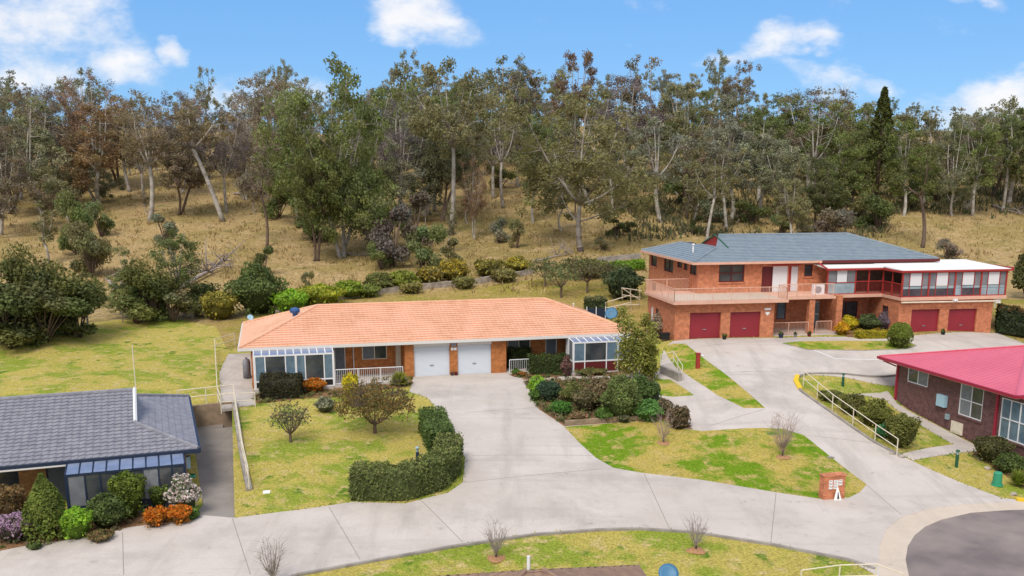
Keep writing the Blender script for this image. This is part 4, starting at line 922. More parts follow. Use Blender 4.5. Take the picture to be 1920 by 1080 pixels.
block_wall([np.array(G(u, v)) for u, v in [(1120, 492), (1160, 488), (1200, 484)]], .3, .55, 'concrete_wall', 'pale concrete wall behind the green hedge left of the two-storey building')
block_wall([np.array(G(u, v)) for u, v in [(1060, 798), (1130, 792), (1200, 788), (1212, 790)]], .25, .28, 'timber', 'low weathered sleeper edging in front of the mixed shrub bed')
block_wall([np.array(G(u, v)) for u, v in [(1240, 700), (1275, 716)]], .25, .55, 'concrete_wall', 'short concrete wall under the ramp handrail beside the tall tree')

# ------------------------------------------------------------------ foliage
def leaf_cards(C, size, outward=None, ob=.6, aspect=1.7, hang=.0, rng=RNG):
    n = len(C); nr = rng.normal(size=(n, 3)); nr /= np.linalg.norm(nr, axis=1)[:, None]
    if outward is not None: nr = nr + outward * ob; nr /= np.linalg.norm(nr, axis=1)[:, None] + 1e-9
    a = rng.normal(size=(n, 3)); a[:, 2] -= hang * 2; a -= nr * (a * nr).sum(1)[:, None]; a /= np.linalg.norm(a, axis=1)[:, None] + 1e-9; b = np.cross(nr, a)
    s = np.asarray(size) * rng.uniform(.65, 1.3, n); a *= (s * aspect / 2)[:, None]; b *= (s / 2)[:, None]
    return np.stack([C - a, C + b * .9 - a * .1, C + a, C - b * .9 - a * .1], 1)
def cards_mesh(name, Q, tint, extra=None):
    """Q: n x 4 x 3 leaf corners, tint: n x 3; extra: (verts, faces, tint) for a solid core"""
    n = len(Q); V = Q.reshape(-1, 3); T = np.repeat(tint, 4, 0); loops = np.arange(4 * n); starts = np.arange(0, 4 * n, 4); tot = np.full(n, 4)
    if extra is not None:
        ev, ef, et = extra; k = len(V); V = np.r_[V, ev]; T = np.r_[T, np.tile(et, (len(ev), 1))]
        for f in ef: starts = np.r_[starts, len(loops)]; tot = np.r_[tot, len(f)]; loops = np.r_[loops, np.array(f) + k]
    me = bpy.data.meshes.new(name); me.vertices.add(len(V)); me.vertices.foreach_set('co', V.ravel()); me.loops.add(len(loops)); me.loops.foreach_set('vertex_index', loops.astype(np.int32))
    me.polygons.add(len(starts)); me.polygons.foreach_set('loop_start', starts.astype(np.int32)); me.polygons.foreach_set('loop_total', tot.astype(np.int32)); me.update(calc_edges=True)
    at = me.attributes.new('tint', 'FLOAT_COLOR', 'POINT'); at.data.foreach_set('color', np.c_[T, np.ones(len(T))].ravel().astype(np.float32)); me.materials.append(M['leaf']); return me
def clump_pts(c, r, n, flat=.6, rng=RNG, shell=.45):
    d = rng.normal(size=(n, 3)); d /= np.linalg.norm(d, axis=1)[:, None]; rad = r * rng.uniform(0, 1, n) ** shell
    return c + d * rad[:, None] * np.array([1, 1, flat]), d
def bez(a, b, c, n=6): return [a * (1 - t) ** 2 + b * 2 * t * (1 - t) + c * t * t for t in np.linspace(0, 1, n)]
def mesh_of(mb, mats):
    o = mb.build('tmp', mats, None, False, off=(0, 0, 0), uv=False); me = o.data; me.polygons.foreach_set('use_smooth', [True] * len(me.polygons)); bpy.data.objects.remove(o); return me
def gum_meshes(seed, H_=20., fh=.4, spread=5.5, nl=4, sub=3, cr=1.7, per=95, ls=.42, twig=0, stems=1, bark='bark_pale', flat=.85, low=0, burnt=False):
    rg = np.random.default_rng(seed); mb = MB(); clumps = []
    mats = [bark, 'bark_dark']
    for st in range(stems):
        off = np.array([rg.normal() * .5, rg.normal() * .5, 0]) if stems > 1 else np.zeros(3)
        lean = rg.normal(size=2) * H_ * .05 * (2 if stems > 1 else 1); hf = H_ * fh * rg.uniform(.85, 1.15); base = off + [0, 0, -.6]; fork = off + [lean[0], lean[1], hf]
        tr = .0165 * H_ * (.75 if stems > 1 else 1); ctl = (base + fork) / 2 + [rg.normal() * .5, rg.normal() * .5, 0]
        path = bez(base, ctl, fork, 7); mb.tube(path, [tr * 1.35, tr * 1.05, tr, tr * .95, tr * .88, tr * .82, tr * .75], 7)
        if burnt: mb.tube([path[0], path[1]], [tr * 1.45, tr * 1.12], 7, 1)
        L_ = [(fork, hf, i) for i in range(nl)] + [(path[4], hf * .6, 100 + i) for i in range(low)]
        a0 = rg.uniform(0, 6.28)
        for (s0, h0, i) in L_:
            lowl = i >= 100; az = a0 + (i % 100) * 6.28 / max(nl, 1) + rg.uniform(-.5, .5); rr = spread * rg.uniform(.35, 1.) * (1.1 if lowl else 1)
            up = (H_ - hf) * rg.uniform(.35, .93) if not lowl else H_ * rg.uniform(.08, .2)
            if i == 0: rr *= .25; up = (H_ - hf) * .93
            end = s0 + np.array([math.cos(az) * rr, math.sin(az) * rr, up]); c = s0 + np.array([math.cos(az) * rr * .55, math.sin(az) * rr * .55, up * .35]) + rg.normal(size=3) * .5
            pp = bez(s0, c, end, 7); r0 = tr * (.55 if not lowl else .4); mb.tube(pp, list(np.linspace(r0, r0 * .22, 7)), 5)
            clumps.append((end, cr * rg.uniform(.8, 1.25)))
            for j in range(sub):
                t = rg.uniform(.2, .97); q = pp[min(5, int(t * 6))]; aa = az + rg.uniform(-1.5, 1.5); l = spread * rg.uniform(.25, .55)
                e = q + np.array([math.cos(aa) * l, math.sin(aa) * l, rg.uniform(-.3, .6) * l + .2]); mb.tube(bez(q, (q + e) / 2 - [0, 0, .25], e, 4), list(np.linspace(r0 * .35, r0 * .1, 4)), 4)
                clumps.append((e, cr * rg.uniform(.65, 1.15)))
    Q, T = [], []
    for c, r in clumps:
        for _ in range(3):                                 # each clump is a few smaller tufts, so the outline stays ragged
            cc = c + rg.normal(size=3) * r * np.array([.5, .5, .5]) - [0, 0, .15 * r]; r2 = r * rg.uniform(.45, .8); n = int(per / 3 * (r / cr) ** 2)
            p_, d = clump_pts(cc, r2, n, flat, rg); Q.append(leaf_cards(p_, ls, d * np.array([1, 1, .8]) + [0, 0, .35], .8, 1.6, .4, rg)); b = rg.uniform(.72, 1.28); T.append(np.tile([b * rg.uniform(.95, 1.1), b, b * rg.uniform(.8, 1.1)], (n, 1)) * rg.uniform(.85, 1.15, (n, 1)))
        for _ in range(twig):
            d = rg.normal(size=3); d[2] = abs(d[2]) * .7; d /= np.linalg.norm(d); e = c + d * r * rg.uniform(.8, 1.3); s_ = c - d * r * .4 - [0, 0, r * .3]; w = np.cross(d, rg.normal(size=3)); w = w / np.linalg.norm(w) * .035
            Q.append(np.array([[s_ - w, s_ + w, e + w * .4, e - w * .4]])); T.append(np.array([[1.5, 1.4, 1.7]]))
    return mesh_of(mb, mats), cards_mesh('crown', np.concatenate(Q), np.concatenate(T))
def conifer_meshes(seed, H_=16., rad=2.6, n=2600, ls=.4):
    rg = np.random.default_rng(seed); mb = MB(); mb.tube([(0, 0, -.5), (0, 0, H_ * .95)], [.28, .04], 7)
    t = rg.uniform(0, 1, n) ** .75; h = H_ * (.07 + .93 * t); lay = .72 + .28 * np.abs(np.sin(h * 2.1)); r = rad * (1 - t) ** .8 * lay * rg.uniform(.55, 1.05, n) + .08; a = rg.uniform(0, 6.28, n)
    a += .3 * np.sin(a * 5 + h)
    C = np.c_[r * np.cos(a), r * np.sin(a), h - r * .25]; d = np.c_[np.cos(a), np.sin(a), np.full(n, .3)]; b = rg.uniform(.7, 1.25, (n, 1)) * np.repeat(rg.uniform(.8, 1.2, (n // 20 + 1, 1)), 20, 0)[:n]
    return mesh_of(mb, ['bark_brown']), cards_mesh('crown', leaf_cards(C, ls, d, .7, 1.8, .3, rg), np.c_[b, b, b])
def bush_meshes(seed, H_=4., rad=2.2, n=1100, ls=.3, lobes=9):
    rg = np.random.default_rng(seed); mb = MB(); Q, T = [], []
    for i in range(lobes):
        a = i * 2.4 + rg.uniform(-.6, .6); rr = rad * rg.uniform(.2, .8); hh = H_ * (.14 + .68 * ((i * .618) % 1)) if i else H_ * .8; c = np.array([rr * math.cos(a), rr * math.sin(a), hh * (1.1 - .35 * rr / rad)]); r = rad * rg.uniform(.24, .5)
        mb.tube(bez(np.array([0, 0, -.3]), np.array([c[0] * .4, c[1] * .4, c[2] * .6]), c, 4), [.08, .06, .045, .02], 5)
        k = n // lobes; p_, d = clump_pts(c, r, k, .8, rg); p_[:, 2] = np.maximum(p_[:, 2], .08); Q.append(leaf_cards(p_, ls, d + [0, 0, .3], .8, 1.5, .1, rg)); b = rg.uniform(.72, 1.25); T.append(np.tile([b * rg.uniform(.9, 1.15), b, b * rg.uniform(.85, 1.1)], (k, 1)) * rg.uniform(.8, 1.2, (k, 1)))
    return mesh_of(mb, ['bark_brown']), cards_mesh('crown', np.concatenate(Q), np.concatenate(T))
GUMS = {
    'open':   [gum_meshes(11, fh=.5, spread=4.8, nl=4, sub=5, cr=1.35, per=150, ls=.25), gum_meshes(12, fh=.45, spread=5.6, nl=5, sub=4, cr=1.35, per=150, ls=.25), gum_meshes(13, fh=.56, spread=3.9, nl=4, sub=5, cr=1.25, per=150, ls=.24), gum_meshes(14, fh=.48, spread=4.6, nl=4, sub=5, cr=1.4, per=150, ls=.25, bark='bark_brown')],
    'full':   [gum_meshes(21, fh=.32, spread=5., nl=7, sub=6, cr=1.55, per=210, ls=.25, low=1), gum_meshes(22, fh=.27, spread=5.6, nl=7, sub=6, cr=1.55, per=200, ls=.25, low=2), gum_meshes(23, fh=.38, spread=4.4, nl=7, sub=5, cr=1.6, per=215, ls=.25), gum_meshes(24, fh=.3, spread=4.8, nl=6, sub=5, cr=1.5, per=200, ls=.25, stems=2, bark='bark_brown')],
    'dieback': [gum_meshes(31, fh=.32, spread=5.4, nl=7, sub=6, cr=1.45, per=120, ls=.2, twig=16), gum_meshes(32, fh=.27, spread=5.8, nl=6, sub=5, cr=1.5, per=120, ls=.2, twig=16, stems=2), gum_meshes(33, fh=.38, spread=4.6, nl=7, sub=5, cr=1.45, per=125, ls=.2, twig=14)],
    'hero':   [gum_meshes(41, fh=.34, spread=8.2, nl=7, sub=7, cr=1.6, per=210, ls=.25, low=2, burnt=True, bark='bark_streaky'), gum_meshes(42, fh=.46, spread=7.2, nl=7, sub=6, cr=1.6, per=210, ls=.25, burnt=True), gum_meshes(43, fh=.24, spread=7.6, nl=6, sub=6, cr=1.65, per=200, ls=.25, stems=3, low=2)],
    'conifer': [conifer_meshes(51, n=3600, ls=.3, rad=3.1)],
    'sapling': [gum_meshes(71, H_=7, fh=.3, spread=1.5, nl=5, sub=3, cr=.62, per=70, ls=.17, twig=5, bark='bark_brown'), gum_meshes(72, H_=7, fh=.38, spread=1.2, nl=4, sub=3, cr=.55, per=60, ls=.16, twig=6), gum_meshes(73, H_=7, fh=.22, spread=1.7, nl=5, sub=3, cr=.6, per=45, ls=.15, twig=8, stems=2)],
    'thicket': [bush_meshes(81, H_=7, rad=3.6, n=9500, ls=.21, lobes=24), bush_meshes(82, H_=7, rad=3.4, n=9000, ls=.21, lobes=20), bush_meshes(83, H_=7, rad=3.2, n=9000, ls=.2, lobes=27)],
    'bush':   [bush_meshes(61, n=3000, ls=.17), bush_meshes(62, lobes=13, n=3200, ls=.17), bush_meshes(63, lobes=10, n=2600, ls=.17), bush_meshes(64, H_=4.5, rad=1.8, n=2600, ls=.17)],
}
NOMH = {'open': 20., 'full': 20., 'dieback': 20., 'hero': 20., 'conifer': 16., 'bush': 4.3, 'sapling': 7., 'thicket': 7.}
COLS = {'olive': (.25, .24, .115), 'grey-green': (.24, .25, .16), 'green': (.165, .20, .07), 'dark green': (.13, .148, .05), 'brown': (.235, .195, .125), 'rusty': (.265, .18, .105), 'mauve-brown': (.22, .19, .15), 'yellow-green': (.30, .32, .06)}
NTREE = 0
def tree(kind, x, y, height, colour, label, name='gum_tree', cat='tree', group=None, width=1.0, var=None, rz=None, shade=1.0):
    global NTREE; NTREE += 1
    v = var if var is not None else random.randrange(len(GUMS[kind])); tm, cm = GUMS[kind][v]; z = Hs(x, y)
    root = thing(name, label, cat, (x, y, z), group); s = height / NOMH[kind]; w = s * width * random.uniform(.92, 1.08); root.scale = (w, w, s); root.rotation_euler = (0, 0, rz if rz is not None else random.uniform(0, 6.28))
    c = COLS[colour]; j = [random.uniform(.85, 1.15) * shade for _ in range(2)]
    for nm, me in (('trunk', tm), ('crown', cm)):
        o = bpy.data.objects.new(nm if kind not in ('bush', 'thicket') else ('stems' if nm == 'trunk' else 'foliage'), me); COL.objects.link(o); o.parent = root
        if nm == 'crown': o.color = (c[0] * j[0], c[1] * j[0], c[2] * j[0] * j[1], 1)
    return root
def tree_px(kind, u, vb, vt, colour, label, **k):
    g = G(u, vb); h = ztop(g[0], g[1], vt) - g[2]
    return tree(kind, g[0], g[1], max(h, .8) * 1.02, colour, label, **k)

# ------------------------------------------------------------------ the wooded hill
def pix(x, y, z):
    zz = z - HC; t = y * CP - zz * SP; return 960 + F_PX * x / t, CY - F_PX * (y * SP + zz * CP) / t
HERO = [  # kind, u, v of the foot, v of the top, colour, width, variant, label
    ('hero', 1090, 471, 185, 'olive', 1.2, 0, 'big spreading olive gum with blackened foot and a low limb reaching left'),
    ('hero', 845, 441, 118, 'olive', .82, 1, 'tall olive umbrella-crowned gum with pale bare trunk behind the duplex garages'),
    ('hero', 636, 483, 135, 'green', .85, 2, 'massive dark green gum with several pale trunks behind the duplex, left of centre'),
    ('full', 600, 490, 215, 'dark green', .8, 3, 'slim dark gum with twin pale stems just left of the massive dark gum'),
    ('full', 566, 420, 190, 'green', .9, 1, 'broad green gum behind the left shoulder of the massive dark gum'),
    ('open', 500, 462, 275, 'mauve-brown', .9, 3, 'pale straight-trunked gum with small mauve-brown crown above the dark cypress-like shrub'),
    ('dieback', 272, 387, 205, 'brown', .9, 0, 'brown thin-leaved gum with pale curved trunk before the dark thicket at left'),
    ('dieback', 120, 360, 168, 'mauve-brown', .95, 1, 'forked mauve-brown gum with pale twin limbs near the left edge'),
    ('dieback', 186, 368, 140, 'rusty', .9, 2, 'rusty-topped gum with pale trunk second from the forked mauve gum'),
    ('full', 2, 440, 240, 'brown', 1.0, 0, 'brown-green gum cut by the left edge of the picture'),
    ('dieback', 372, 352, 190, 'rusty', .8, 2, 'slender rusty gum with straight grey trunk behind the left lawn'),
    ('dieback', 425, 398, 205, 'mauve-brown', .85, 0, 'mauve-brown gum on the dry slope above the left end of the duplex'),
    ('full', 1000, 418, 215, 'green', .75, 2, 'leaning green gum left of the big spreading olive gum'),
    ('dieback', 890, 450, 300, 'rusty', .6, 1, 'short rusty half-dead gum between the umbrella gum and the leaning gum'),
    ('open', 935, 300, 100, 'grey-green', 1.1, 1, 'skyline gum with wide open branches showing sky, above the duplex garages'),
    ('full', 985, 300, 120, 'brown', .85, 2, 'rounded brown skyline gum right beside the wide open-branched gum'),
    ('full', 1085, 310, 98, 'rusty', .85, 0, 'tall rusty-topped gum on the ridge behind the big spreading olive gum'),
    ('full', 1205, 330, 114, 'brown', 1.0, 1, 'dome-shaped brown gum on the ridge above the left end of the two-storey building'),
    ('open', 1150, 405, 250, 'grey-green', .8, 0, 'grey-green gum with several leaning pale stems right of the big spreading gum'),
    ('open', 1322, 290, 95, 'grey-green', .6, 2, 'tallest thin grey-green gum on the ridge above the slate roof'),
    ('open', 1385, 290, 115, 'brown', .75, 0, 'tall brown open gum on the ridge just right of the tallest thin gum'),
    ('open', 755, 290, 90, 'grey-green', .75, 1, 'tall airy gum on the ridge behind the umbrella-crowned gum'),
    ('full', 1785, 405, 225, 'grey-green', .9, 1, 'large grey-green gum with thick trunk at the edge of the right meadow'),
    ('full', 1865, 370, 190, 'olive', .85, 3, 'olive gum beside the thick-trunked gum at the top of the right meadow'),
    ('open', 155, 290, 124, 'grey-green', .95, 1, 'broad open gum standing out on the skyline at the left'),
    ('open', 30, 290, 134, 'grey-green', .95, 0, 'open grey-green gum on the skyline at the left edge'),
    ('open', 520, 290, 112, 'grey-green', .6, 2, 'airy gum rising over the massive dark gum on the skyline'),
    ('open', 395, 290, 128, 'olive', .6, 3, 'narrow tufted gum alone on the skyline left of the massive dark gum'),
    ('conifer', 1643, 372, 168, 'dark green', 1.15, 0, 'dark narrow conifer rising among the gums above the slate roof'),
]
for (k, u, vb, vt, c, w, var, lab) in HERO:
    tree_px(k, u, vb, vt, c, lab, width=w, var=var, name='conifer' if k == 'conifer' else 'gum_tree', group=None if k == 'conifer' else 'gum trees on the hill', shade=.85 if k == 'conifer' else 1.0)
SKY = np.array([(-80, 140), (0, 142), (40, 140), (75, 160), (110, 160), (150, 128), (200, 165), (230, 165), (300, 152), (330, 155), (390, 140), (410, 165), (500, 130), (540, 120), (590, 155), (640, 165), (700, 150), (750, 110), (800, 130), (830, 125), (870, 118), (930, 115), (960, 118), (1000, 118), (1050, 115), (1090, 108), (1120, 128), (1160, 135), (1200, 118), (1240, 124), (1290, 128), (1325, 112), (1350, 132), (1390, 122), (1430, 165), (1470, 152), (1500, 158), (1540, 152), (1600, 178), (1640, 172), (1700, 188), (1730, 175), (1760, 212), (1800, 190), (1840, 190), (1880, 198), (2000, 190)], float)
FORM = {'open': 'airy', 'full': 'bushy', 'dieback': 'thin twiggy', 'bush': 'low', 'conifer': 'dark', 'sapling': 'slender'}
LAND = [(-999, 130, 'at the left edge'), (130, 290, 'above the grey roof'), (290, 440, 'above the left lawn'), (440, 600, 'above the left sunroom'), (600, 770, 'above the porch railing'), (770, 930, 'above the white garages'), (930, 1060, 'above the right sunroom'), (1060, 1190, 'above the small orchard'), (1190, 1310, 'above the long balcony'), (1310, 1430, 'above the left red garages'), (1430, 1550, 'above the grey slate ridge'), (1550, 1660, 'above the glass enclosure'), (1660, 1790, 'above the white patio roof'), (1790, 3000, 'at the right edge')]
ORD = ['first', 'second', 'third', 'fourth', 'fifth', 'sixth', 'seventh', 'eighth', 'ninth', 'tenth']
rf = random.Random(20)
placed = [(o.location.x, o.location.y) for o in scene.objects if o.name.startswith('gum_tree')]
def pick_colour(u, ridge=False):
    r_ = rf.random()
    if ridge: tab = [('grey-green', .5), ('olive', .25), ('brown', .15), ('green', .1)]
    elif u < 500: tab = [('brown', .24), ('mauve-brown', .22), ('rusty', .05), ('olive', .28), ('grey-green', .21)]
    elif u < 1250: tab = [('olive', .36), ('grey-green', .24), ('brown', .16), ('green', .14), ('mauve-brown', .1)]
    else: tab = [('grey-green', .3), ('green', .26), ('olive', .28), ('brown', .08), ('dark green', .08)]
    for c, p_ in tab:
        r_ -= p_
        if r_ <= 0: return c
    return tab[0][0]
FILL = []
def try_place(x, y, kind, c, hmin, hmax, zone, gap):
    if any((x - a) ** 2 + (y - b) ** 2 < gap * gap for a, b in placed): return
    z = Hs(x, y); u, v = pix(x, y, z)
    if abs(u - 1643) < 46 and y < 152 and kind != 'bush': return
    if not -90 < u < 2010: return
    hm = ztop(x, y, np.interp(u, SKY[:, 0], SKY[:, 1]) + (rf.uniform(2, 30) if zone == 'on the ridge' or y < 170 else rf.uniform(26, 95))) - z
    h = min(rf.uniform(hmin, hmax), hm) if zone != 'on the ridge' else max(hm, 7)
    if h < 4: return
    placed.append((x, y)); FILL.append((kind, x, y, h, c, zone, u))
for i in range(54):                                        # the ridge line
    u = -70 + i * 39 + rf.uniform(-9, 9); y = 236 + 12 * math.sin(i * 1.3) + rf.uniform(-14, 2); x = (u - 960) / F_PX * (y * 1.0)
    c = pick_colour(u, True); k = 'open' if rf.random() < .7 else ('dieback' if c in ('brown', 'mauve-brown', 'rusty') and rf.random() < .6 else 'full')
    try_place(x, y, k, c, 14, 26, 'on the ridge', 3.5)
for y0, zone in ((226, 'up the slope'), (212, 'up the slope'), (198, 'up the slope'), (184, 'up the slope'), (170, 'mid slope'), (157, 'mid slope'), (146, 'mid slope'), (136, 'mid slope'), (127, 'low slope'), (121, 'low slope'), (141, 'mid slope'), (151, 'mid slope')):
    n = int(y0 * .27); step = 2080 / n
    for i in range(n):
        u = -80 + (i + rf.uniform(.1, .9)) * step; y = y0 + rf.uniform(-6, 6); x = (u - 960) / F_PX * y * 1.02; rr = rf.random()
        dens = .62 if u > 1180 else (.62 if y > 175 else .85)
        if y < 155: dens = .85 if u > 1200 else (.2 if u > 500 else .66)
        if y < 131: dens = .8 if 1300 < u < 1720 else .04
        if rr > dens: continue
        c = pick_colour(u); k = 'dieback' if c in ('brown', 'mauve-brown', 'rusty') and rf.random() < .75 else ('full' if rf.random() < .68 else 'open')
        lo_, hi_ = (14, 21) if y > 165 else ((11, 18) if y > 131 else (8, 13))
        try_place(x, y, k, c, lo_, hi_, zone, 3.7 if u > 1180 else 4.3)
for i in range(230):                                       # understorey
    y = rf.uniform(116, 205); u = rf.uniform(-60, 1990); x = (u - 960) / F_PX * y * 1.02
    p_ = .9 if u > 1200 else (.45 if u < 1000 else .35)
    if u > 1690 and y < 135: p_ = 0
    if y < 128 and not 1330 < u < 1650: p_ *= .3
    if rf.random() > p_: continue
    c = rf.choice(['dark green', 'green', 'grey-green', 'olive', 'mauve-brown'] if u > 1000 else ['dark green', 'olive', 'mauve-brown', 'brown', 'grey-green']); try_place(x, y, 'bush', c, 2.2, 5.5, 'up the slope' if y > 176 else ('mid slope' if y > 131 else 'low slope'), 2.6)
SAP = []
for i in range(70):
    y = rf.uniform(108, 165); u = rf.uniform(-40, 1300); x = (u - 960) / F_PX * y * 1.02
    if any((x - a) ** 2 + (y - b) ** 2 < 9 for a, b in placed) or rf.random() < .35: continue
    placed.append((x, y)); FILL.append(('sapling', x, y, rf.uniform(3.5, 8), rf.choice(['mauve-brown', 'olive', 'brown', 'grey-green']), 'mid slope' if y > 131 else 'low slope', pix(x, y, Hs(x, y))[0]))
groups = {}
for f in FILL:
    land = next(l for a, b, l in LAND if a <= f[6] < b); groups.setdefault((f[4], FORM[f[0]], {'bush': 'shrub', 'sapling': 'sapling'}.get(f[0], 'gum'), f[5], land), []).append(f)
for (c, form, nm, zone, land), fs in groups.items():
    fs.sort(key=lambda f: f[6])
    for i, f in enumerate(fs):
        lab = f"{c} {form} {nm} {zone} {land}" if len(fs) == 1 else f"{ORD[min(i, 9)]} {c} {form} {nm} from left {zone} {land}"
        tree(f[0], f[1], f[2], f[3], c, lab, name={'shrub': 'hill_shrub', 'sapling': 'sapling'}.get(nm, 'gum_tree'), cat={'gum': 'tree'}.get(nm, nm), group={'shrub': 'shrubs on the hill', 'sapling': 'saplings on the hill'}.get(nm, 'gum trees on the hill'), width=rf.uniform(.8, 1.1) * (1.06 if f[0] != 'open' else 1) * (1.22 if f[2] < 180 and (f[6] > 1180 or f[6] < 520) else 1))
print('trees', NTREE, len([f for f in FILL if f[0] != 'bush']))

# ------------------------------------------------------------------ garden plants
def pm(g): return F_PX / (g[1] * CP - (g[2] - HC) * SP)          # photograph pixels per metre at a point
def tints(n, cols, fr=None, rng=RNG):
    cols = np.array(cols, float); p = None if fr is None else np.array(fr) / np.sum(fr); k = rng.choice(len(cols), n, p=p); return cols[k] * rng.uniform(.7, 1.3, (n, 1))
def core_ell(c, rx, ry, rz, k=10, m=6, j=.12):
    V, Fc = [], []
    for i in range(m + 1):
        th = math.pi * i / m
        for q in range(k):
            a = 6.283 * q / k; s = 1 + random.uniform(-j, j); V.append((c[0] + rx * math.sin(th) * math.cos(a) * s, c[1] + ry * math.sin(th) * math.sin(a) * s, c[2] + rz * math.cos(th) * s))
    for i in range(m):
        for q in range(k): Fc.append((i * k + q, (i + 1) * k + q, (i + 1) * k + (q + 1) % k, i * k + (q + 1) % k))
    return np.array(V), Fc
def place_cards(name, Q, T, core, loc, label, cat, group=None):
    me = cards_mesh(name, Q, T, core); o = bpy.data.objects.new(name, me); COL.objects.link(o); o.location = loc; return tag(o, label, cat, group)
def shrub(u, vb, w, h, cols, label, name='shrub', cat='shrub', fr=None, ls=.095, kind='ball', dense=1.5, flower=None, ffrac=.5, group=None):
    """leafy shrub: w, h = width and height in photograph pixels at its foot"""
    g = G(u, vb); s = pm(g); r = w / s / 2; hh = h / s / .97; rng = RNG
    r = max(r, .12); hh = max(hh, .15)
    n = int(min(6500, max(160, dense * 2.2 * (r * r + r * hh) * 3.1 / (ls * ls))))
    if kind in ('ball', 'clip'):
        jit = .03 if kind == 'clip' else .17
        d = rng.normal(size=(n, 3)); d[:, 2] = np.where(rng.random(n) < .8, np.abs(d[:, 2]), d[:, 2]); d /= np.linalg.norm(d, axis=1)[:, None]
        lob = 1 + jit * np.sin(d[:, 0] * 5 + u) * np.sin(d[:, 1] * 6 + vb) + jit * .8 * np.sin(d[:, 2] * 7 + u)
        rad = lob * (1 - np.abs(rng.normal(size=n)) * (.04 if kind == 'clip' else .14))
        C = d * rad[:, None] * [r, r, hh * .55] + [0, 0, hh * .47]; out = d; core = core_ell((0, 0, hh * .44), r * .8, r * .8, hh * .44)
    elif kind == 'cone':
        t = rng.random(n) ** .7; a = rng.uniform(0, 6.283, n); rr = r * np.clip(1.06 * (1 - t ** 2.6), .1, 1) * (1 + .1 * np.sin(a * 3 + t * 9)) * rng.uniform(.8, 1.05, n)
        C = np.c_[rr * np.cos(a), rr * np.sin(a), t * hh]; out = np.c_[np.cos(a), np.sin(a), .4 + t]; core = core_ell((0, 0, hh * .4), r * .6, r * .6, hh * .4)
    elif kind == 'spike':
        a = rng.uniform(0, 6.283, n); e = rng.uniform(.25, 1.35, n); L = rng.uniform(.6, 1.05, n)
        tip = np.c_[np.cos(a) * np.cos(e) * r * 1.1 * L, np.sin(a) * np.cos(e) * r * 1.1 * L, np.sin(e) * hh * L]; sd_ = np.c_[-np.sin(a), np.cos(a), 0 * a] * (.02 + .015 * rng.random((n, 1)))
        mid = tip * .55 + np.c_[0 * a, 0 * a, .12 * hh + 0 * a]; Q = np.stack([mid * .1 - sd_, mid * .1 + sd_, mid + sd_, mid - sd_], 1); Q2 = np.stack([mid - sd_, mid + sd_, tip + sd_ * .2, tip - sd_ * .2], 1)
        Tt = tints(n, cols, fr); return place_cards(name, np.r_[Q, Q2], np.r_[Tt, Tt], None, tuple(g), label, cat, group)
    Q = leaf_cards(C, ls, out, .9, 1.5, 0, rng); T = tints(n, cols, fr) * 1.35
    # leaf sprays vary together
    T *= (1 + .28 * np.sin(C[:, :1] * 4.1 / max(r, .3) + u) * np.sin(C[:, 2:3] * 5.3 / max(hh, .3) + C[:, 1:2] * 3 / max(r, .3)))
    if flower is not None:
        k = (rng.random(n) < ffrac) & (C[:, 2] > hh * .25); T[k] = tints(int(k.sum()), flower)
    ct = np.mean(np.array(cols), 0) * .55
    return place_cards(name, Q, T, (core[0], core[1], ct), tuple(g), label, cat, group)
